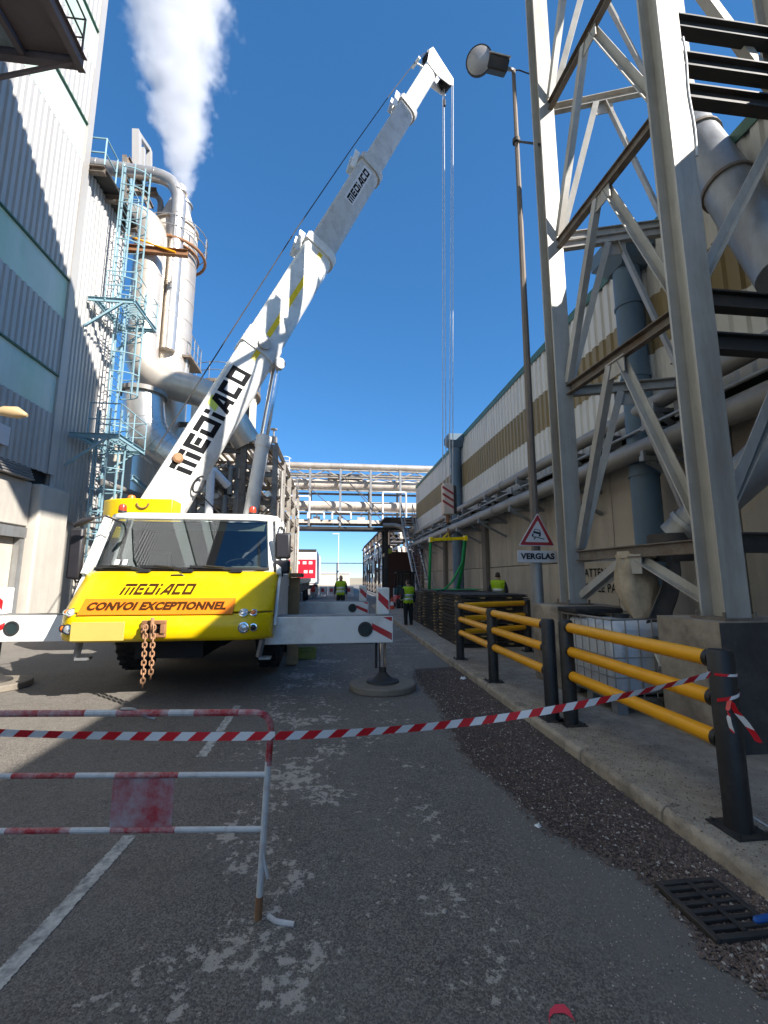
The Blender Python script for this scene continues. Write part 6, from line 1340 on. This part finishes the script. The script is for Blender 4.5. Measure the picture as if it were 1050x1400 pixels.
# ================================================================== people
def person(loc, rz, H_, label, arms, hat, trousers='cloth_dark', vest_long=True, lean=0.0):
    """one skinned body; clothing is shells lifted off the same surface"""
    s = H_/1.75; vs, es, rad = [], [], []
    def node(p, r, parent=None):
        vs.append(Vector(p)); rad.append(r if isinstance(r, tuple) else (r, r)); i = len(vs)-1
        if parent is not None: es.append((parent, i))
        return i
    pel = node((0,0,.95), (.155,.115)); wst = node((0,.0,1.10), (.14,.105), pel); chs = node((0,.01,1.28), (.165,.12), wst); shl = node((0,.015,1.42), (.12,.09), chs)
    nk = node((0,.005,1.50), .052, shl); jw = node((0,-.01,1.575), (.062,.075), nk); hd_ = node((0,-.005,1.655), (.078,.095), jw); cr_ = node((0,.005,1.725), (.055,.065), hd_)
    node((0,-.115,1.60), .014, jw)                                           # nose
    for sgn in (-1, 1): node((sgn*.085,.01,1.615), (.012,.02), jw)            # ears
    for sgn in (-1, 1):
        hp_ = node((sgn*.09,0,.88), (.095,.10), pel); kn = node((sgn*.105,-.015,.50), (.062,.066), hp_); an = node((sgn*.11,.02,.10), (.045,.05), kn); hl = node((sgn*.112,.01,.045), (.042,.045), an); node((sgn*.125,-.15,.035), (.042,.032), hl)
        sh_ = node((sgn*.19,.01,1.40), .062, shl); pts = arms[0 if sgn < 0 else 1]
        elb = node((sgn*pts[0][0],pts[0][1],pts[0][2]), .045, sh_); wr_ = node((sgn*pts[1][0],pts[1][1],pts[1][2]), .031, elb)
        e_, w_ = vs[elb], vs[wr_]; d = (w_-e_).normalized(); pm = node(w_+d*.075, (.036,.02), wr_); side_ = V(0,1,0).cross(d).normalized() if abs(d.y) < .9 else V(1,0,0)
        side_ = V(0,-1,0) if abs(d.z) > .7 else V(1,0,0); bendd = V(-sgn,0,0) if abs(d.z) > .7 else V(0,0,-1)
        for k, ln in enumerate((.075,.085,.08,.06)):
            b = node(w_+d*.10+side_*(.03-.02*k), .0095, pm); m_ = node(vs[b]+d*ln*.55+bendd*.008, .009, b); node(vs[m_]+d*ln*.4+bendd*.03, .008, m_)
        th = node(w_+d*.045+side_*.04, .011, wr_); node(vs[th]+d*.04+side_*.018, .009, th)
    me = bpy.data.meshes.new('body'); me.from_pydata([tuple(v) for v in vs], es, []); o = bpy.data.objects.new('tmp', me); COL.objects.link(o)
    sk = o.modifiers.new('skin', 'SKIN'); sk.use_smooth_shade = True
    for i, sv in enumerate(me.skin_vertices[0].data): sv.radius = rad[i]; sv.use_root = (i == 0)
    sb_ = o.modifiers.new('sub', 'SUBSURF'); sb_.levels = 2; sb_.render_levels = 2
    dg = bpy.context.evaluated_depsgraph_get(); dg.update(); bm_ = bpy.data.meshes.new_from_object(o.evaluated_get(dg)); bpy.data.objects.remove(o)
    root = thing('person', label, 'person', loc); root.rotation_euler = (lean, 0, rz); root.scale = (s, s, s)
    bm_.materials.clear(); bm_.materials.append(MATS['skin']); bm_.name = 'body'; body = bpy.data.objects.new('body', bm_); COL.objects.link(body); body.parent = root
    for p in bm_.polygons: p.use_smooth = True
    def shell_(name, m_, cond, off):
        b2 = bmesh.new(); b2.from_mesh(bm_); b2.normal_update(); b2.verts.ensure_lookup_table()
        kill = [f for f in b2.faces if not cond(f.calc_center_median())]; bmesh.ops.delete(b2, geom=kill, context='FACES')
        for v in b2.verts: v.co += v.normal*off
        m2 = bpy.data.meshes.new(name); b2.to_mesh(m2); b2.free(); m2.materials.clear(); m2.materials.append(MATS[m_])
        for p in m2.polygons: p.use_smooth = True
        q = bpy.data.objects.new(name, m2); COL.objects.link(q); q.parent = root; md = q.modifiers.new('solid', 'SOLIDIFY'); md.thickness = .006; return q
    wristz = min(arms[0][1][2], arms[1][1][2])
    inarm = lambda c: abs(c.x) > .215
    hand = lambda c: any((c-V((-1 if k == 0 else 1)*arms[k][1][0], arms[k][1][1], arms[k][1][2])).dot((V((-1 if k == 0 else 1)*(arms[k][1][0]-arms[k][0][0]), arms[k][1][1]-arms[k][0][1], arms[k][1][2]-arms[k][0][2])).normalized()) > 0 and (c-V((-1 if k == 0 else 1)*arms[k][1][0], arms[k][1][1], arms[k][1][2])).length < .3 for k in (0, 1))
    shell_('trousers', trousers, lambda c: c.z < .98 and c.z > .09 and abs(c.x) < .20, .012)
    shell_('boots', 'boot', lambda c: c.z < .16 and abs(c.x) < .21, .014)
    shell_('jacket', 'cloth_navy', lambda c: c.z < 1.50 and c.z > .93 and not hand(c), .012)
    vest = shell_('vest', 'hivis', lambda c: c.z < 1.475 and c.z > .90 and abs(c.x) < .205 and not hand(c), .030)
    for z0, z1 in ((1.02,1.07),(1.16,1.21)):
        q = shell_('reflective_band', 'reflective', lambda c, a=z0, b=z1: a-.012 < c.z < b+.012 and abs(c.x) < .20 and not hand(c), .036); q.parent = vest
    if hat: shell_('helmet', hat, lambda c: c.z > 1.672, .02)
    else: shell_('hair', 'hair', lambda c: c.z > 1.69 or (c.z > 1.58 and c.y > .02 and abs(c.x) < .08), .008)
    for sgn in (-1, 1):
        mb = MB(); mb.lathe([(.0,-.011),(.010,-.006),(.012,0),(.010,.006),(0,.011)], (sgn*.032,-.088,1.643), 10, (0,-1,0)); e = mb.build('eye', 'eye', None); e.parent = root
    mb = MB(); mb.beam((-.025,-.089,1.563), (.025,-.089,1.563), .008, .008); e = mb.build('mouth', 'hair', None); e.parent = root
    return root
down = ((.25,.02,1.13), (.26,-.05,.88)); bent = ((.26,.03,1.14), (.16,-.20,1.05))
pw = at(556, 858, Z=0)
person((pw.x, 14.6, 0), R(200), 1.60, 'worker in a yellow-green vest and dark trousers standing beside the mat stack', (down, bent), None)
person((at(681, 800, Y=13.0).x, 13.0, .121), R(150), 1.72, 'worker in a green vest seen behind the stacked mats by the concrete wall', (bent, bent), None)
person((at(466, 800, Y=19.5).x, 19.5, 0), R(-10), 1.78, 'worker in a lime vest standing on the road beyond the rear outrigger', (down, down), None)

# ================================================================== steam plume
def steam_material():
    m = bpy.data.materials.new('steam'); m.use_nodes = True; MATS['steam'] = m; nt = m.node_tree; N = nt.nodes; L = nt.links
    N.remove(N['Principled BSDF']); vol = N.new('ShaderNodeVolumePrincipled'); vol.inputs['Color'].default_value = (.84,.84,.86,1); vol.inputs['Anisotropy'].default_value = 0.0
    tc = N.new('ShaderNodeTexCoord'); sep = N.new('ShaderNodeSeparateXYZ'); L.new(tc.outputs['Object'], sep.inputs[0])
    def math_(op, a, b=None):
        k = N.new('ShaderNodeMath'); k.operation = op
        for i, q in enumerate((a, b)):
            if q is None: continue
            if isinstance(q, (int, float)): k.inputs[i].default_value = q
            else: L.new(q, k.inputs[i])
        return k.outputs[0]
    # object space: z = height above the vent, axis drifts with height
    z = sep.outputs[2]; drift = math_('MULTIPLY', z, DRX); drift_y = math_('MULTIPLY', z, DRY)
    x = math_('SUBTRACT', sep.outputs[0], drift); y = math_('SUBTRACT', sep.outputs[1], drift_y)
    rr = math_('SQRT', math_('ADD', math_('MULTIPLY', x, x), math_('MULTIPLY', y, y)))
    rad = math_('ADD', .30, math_('MULTIPLY', math_('POWER', math_('MAXIMUM', z, 0.0), .80), .34))
    n = N.new('ShaderNodeTexNoise'); n.inputs['Scale'].default_value = .75; n.inputs['Detail'].default_value = 6; n.inputs['Roughness'].default_value = .62
    L.new(tc.outputs['Object'], n.inputs['Vector'])
    edge = math_('SUBTRACT', math_('ADD', 1.0, math_('MULTIPLY', math_('SUBTRACT', n.outputs[0], .5), 2.3)), math_('DIVIDE', rr, rad))
    r = N.new('ShaderNodeMapRange'); r.inputs[1].default_value = 0.10; r.inputs[2].default_value = .75; L.new(edge, r.inputs[0])
    fade = N.new('ShaderNodeMapRange'); fade.inputs[1].default_value = 0; fade.inputs[2].default_value = 14; fade.inputs[3].default_value = 2.0; fade.inputs[4].default_value = .75; L.new(z, fade.inputs[0])
    L.new(math_('MULTIPLY', r.outputs[0], fade.outputs[0]), vol.inputs['Density']); L.new(vol.outputs[0], N['Material Output'].inputs['Volume'])
SP0 = at(252, 275, Y=22.5); SP1 = at(236, 0, Y=22.5); DRX = (SP1.x-SP0.x)/(SP1.z-SP0.z); DRY = .04
steam_material()
mb = MB(); hgt = SP1.z-SP0.z+7
prof = [(.34+.42*max(0, k*hgt/8)**.80*1.35+.15, k*hgt/8) for k in range(9)]
rows = []
for (r_, z_) in prof: rows.append((r_, z_))
mb.lathe(prof, (0,0,0), 20)
mb.v = [v+V(DRX*v.z, DRY*v.z, 0) for v in mb.v]
stm = mb.build('steam_plume', 'steam', smooth=60); stm.location = SP0; tag(stm, 'white steam plume billowing from the vent above the plant', 'steam', kind='stuff')
vt = thing('steam_vent', 'aluminium steam vent stack hidden behind the column under the plume', 'vent', (SP0.x, SP0.y, 0))
mb = MB(); mb.tube((SP0.x,SP0.y,0), (SP0.x,SP0.y,SP0.z-.1), .38, n=20); mb.build('stack', 'aluminium', vt); mb = MB(); mb.tube((SP0.x,SP0.y,SP0.z-.3),(SP0.x,SP0.y,SP0.z-.2), .45, n=20); mb.build('rim', 'galvanised', vt)
scene.cycles.volume_bounces = 4
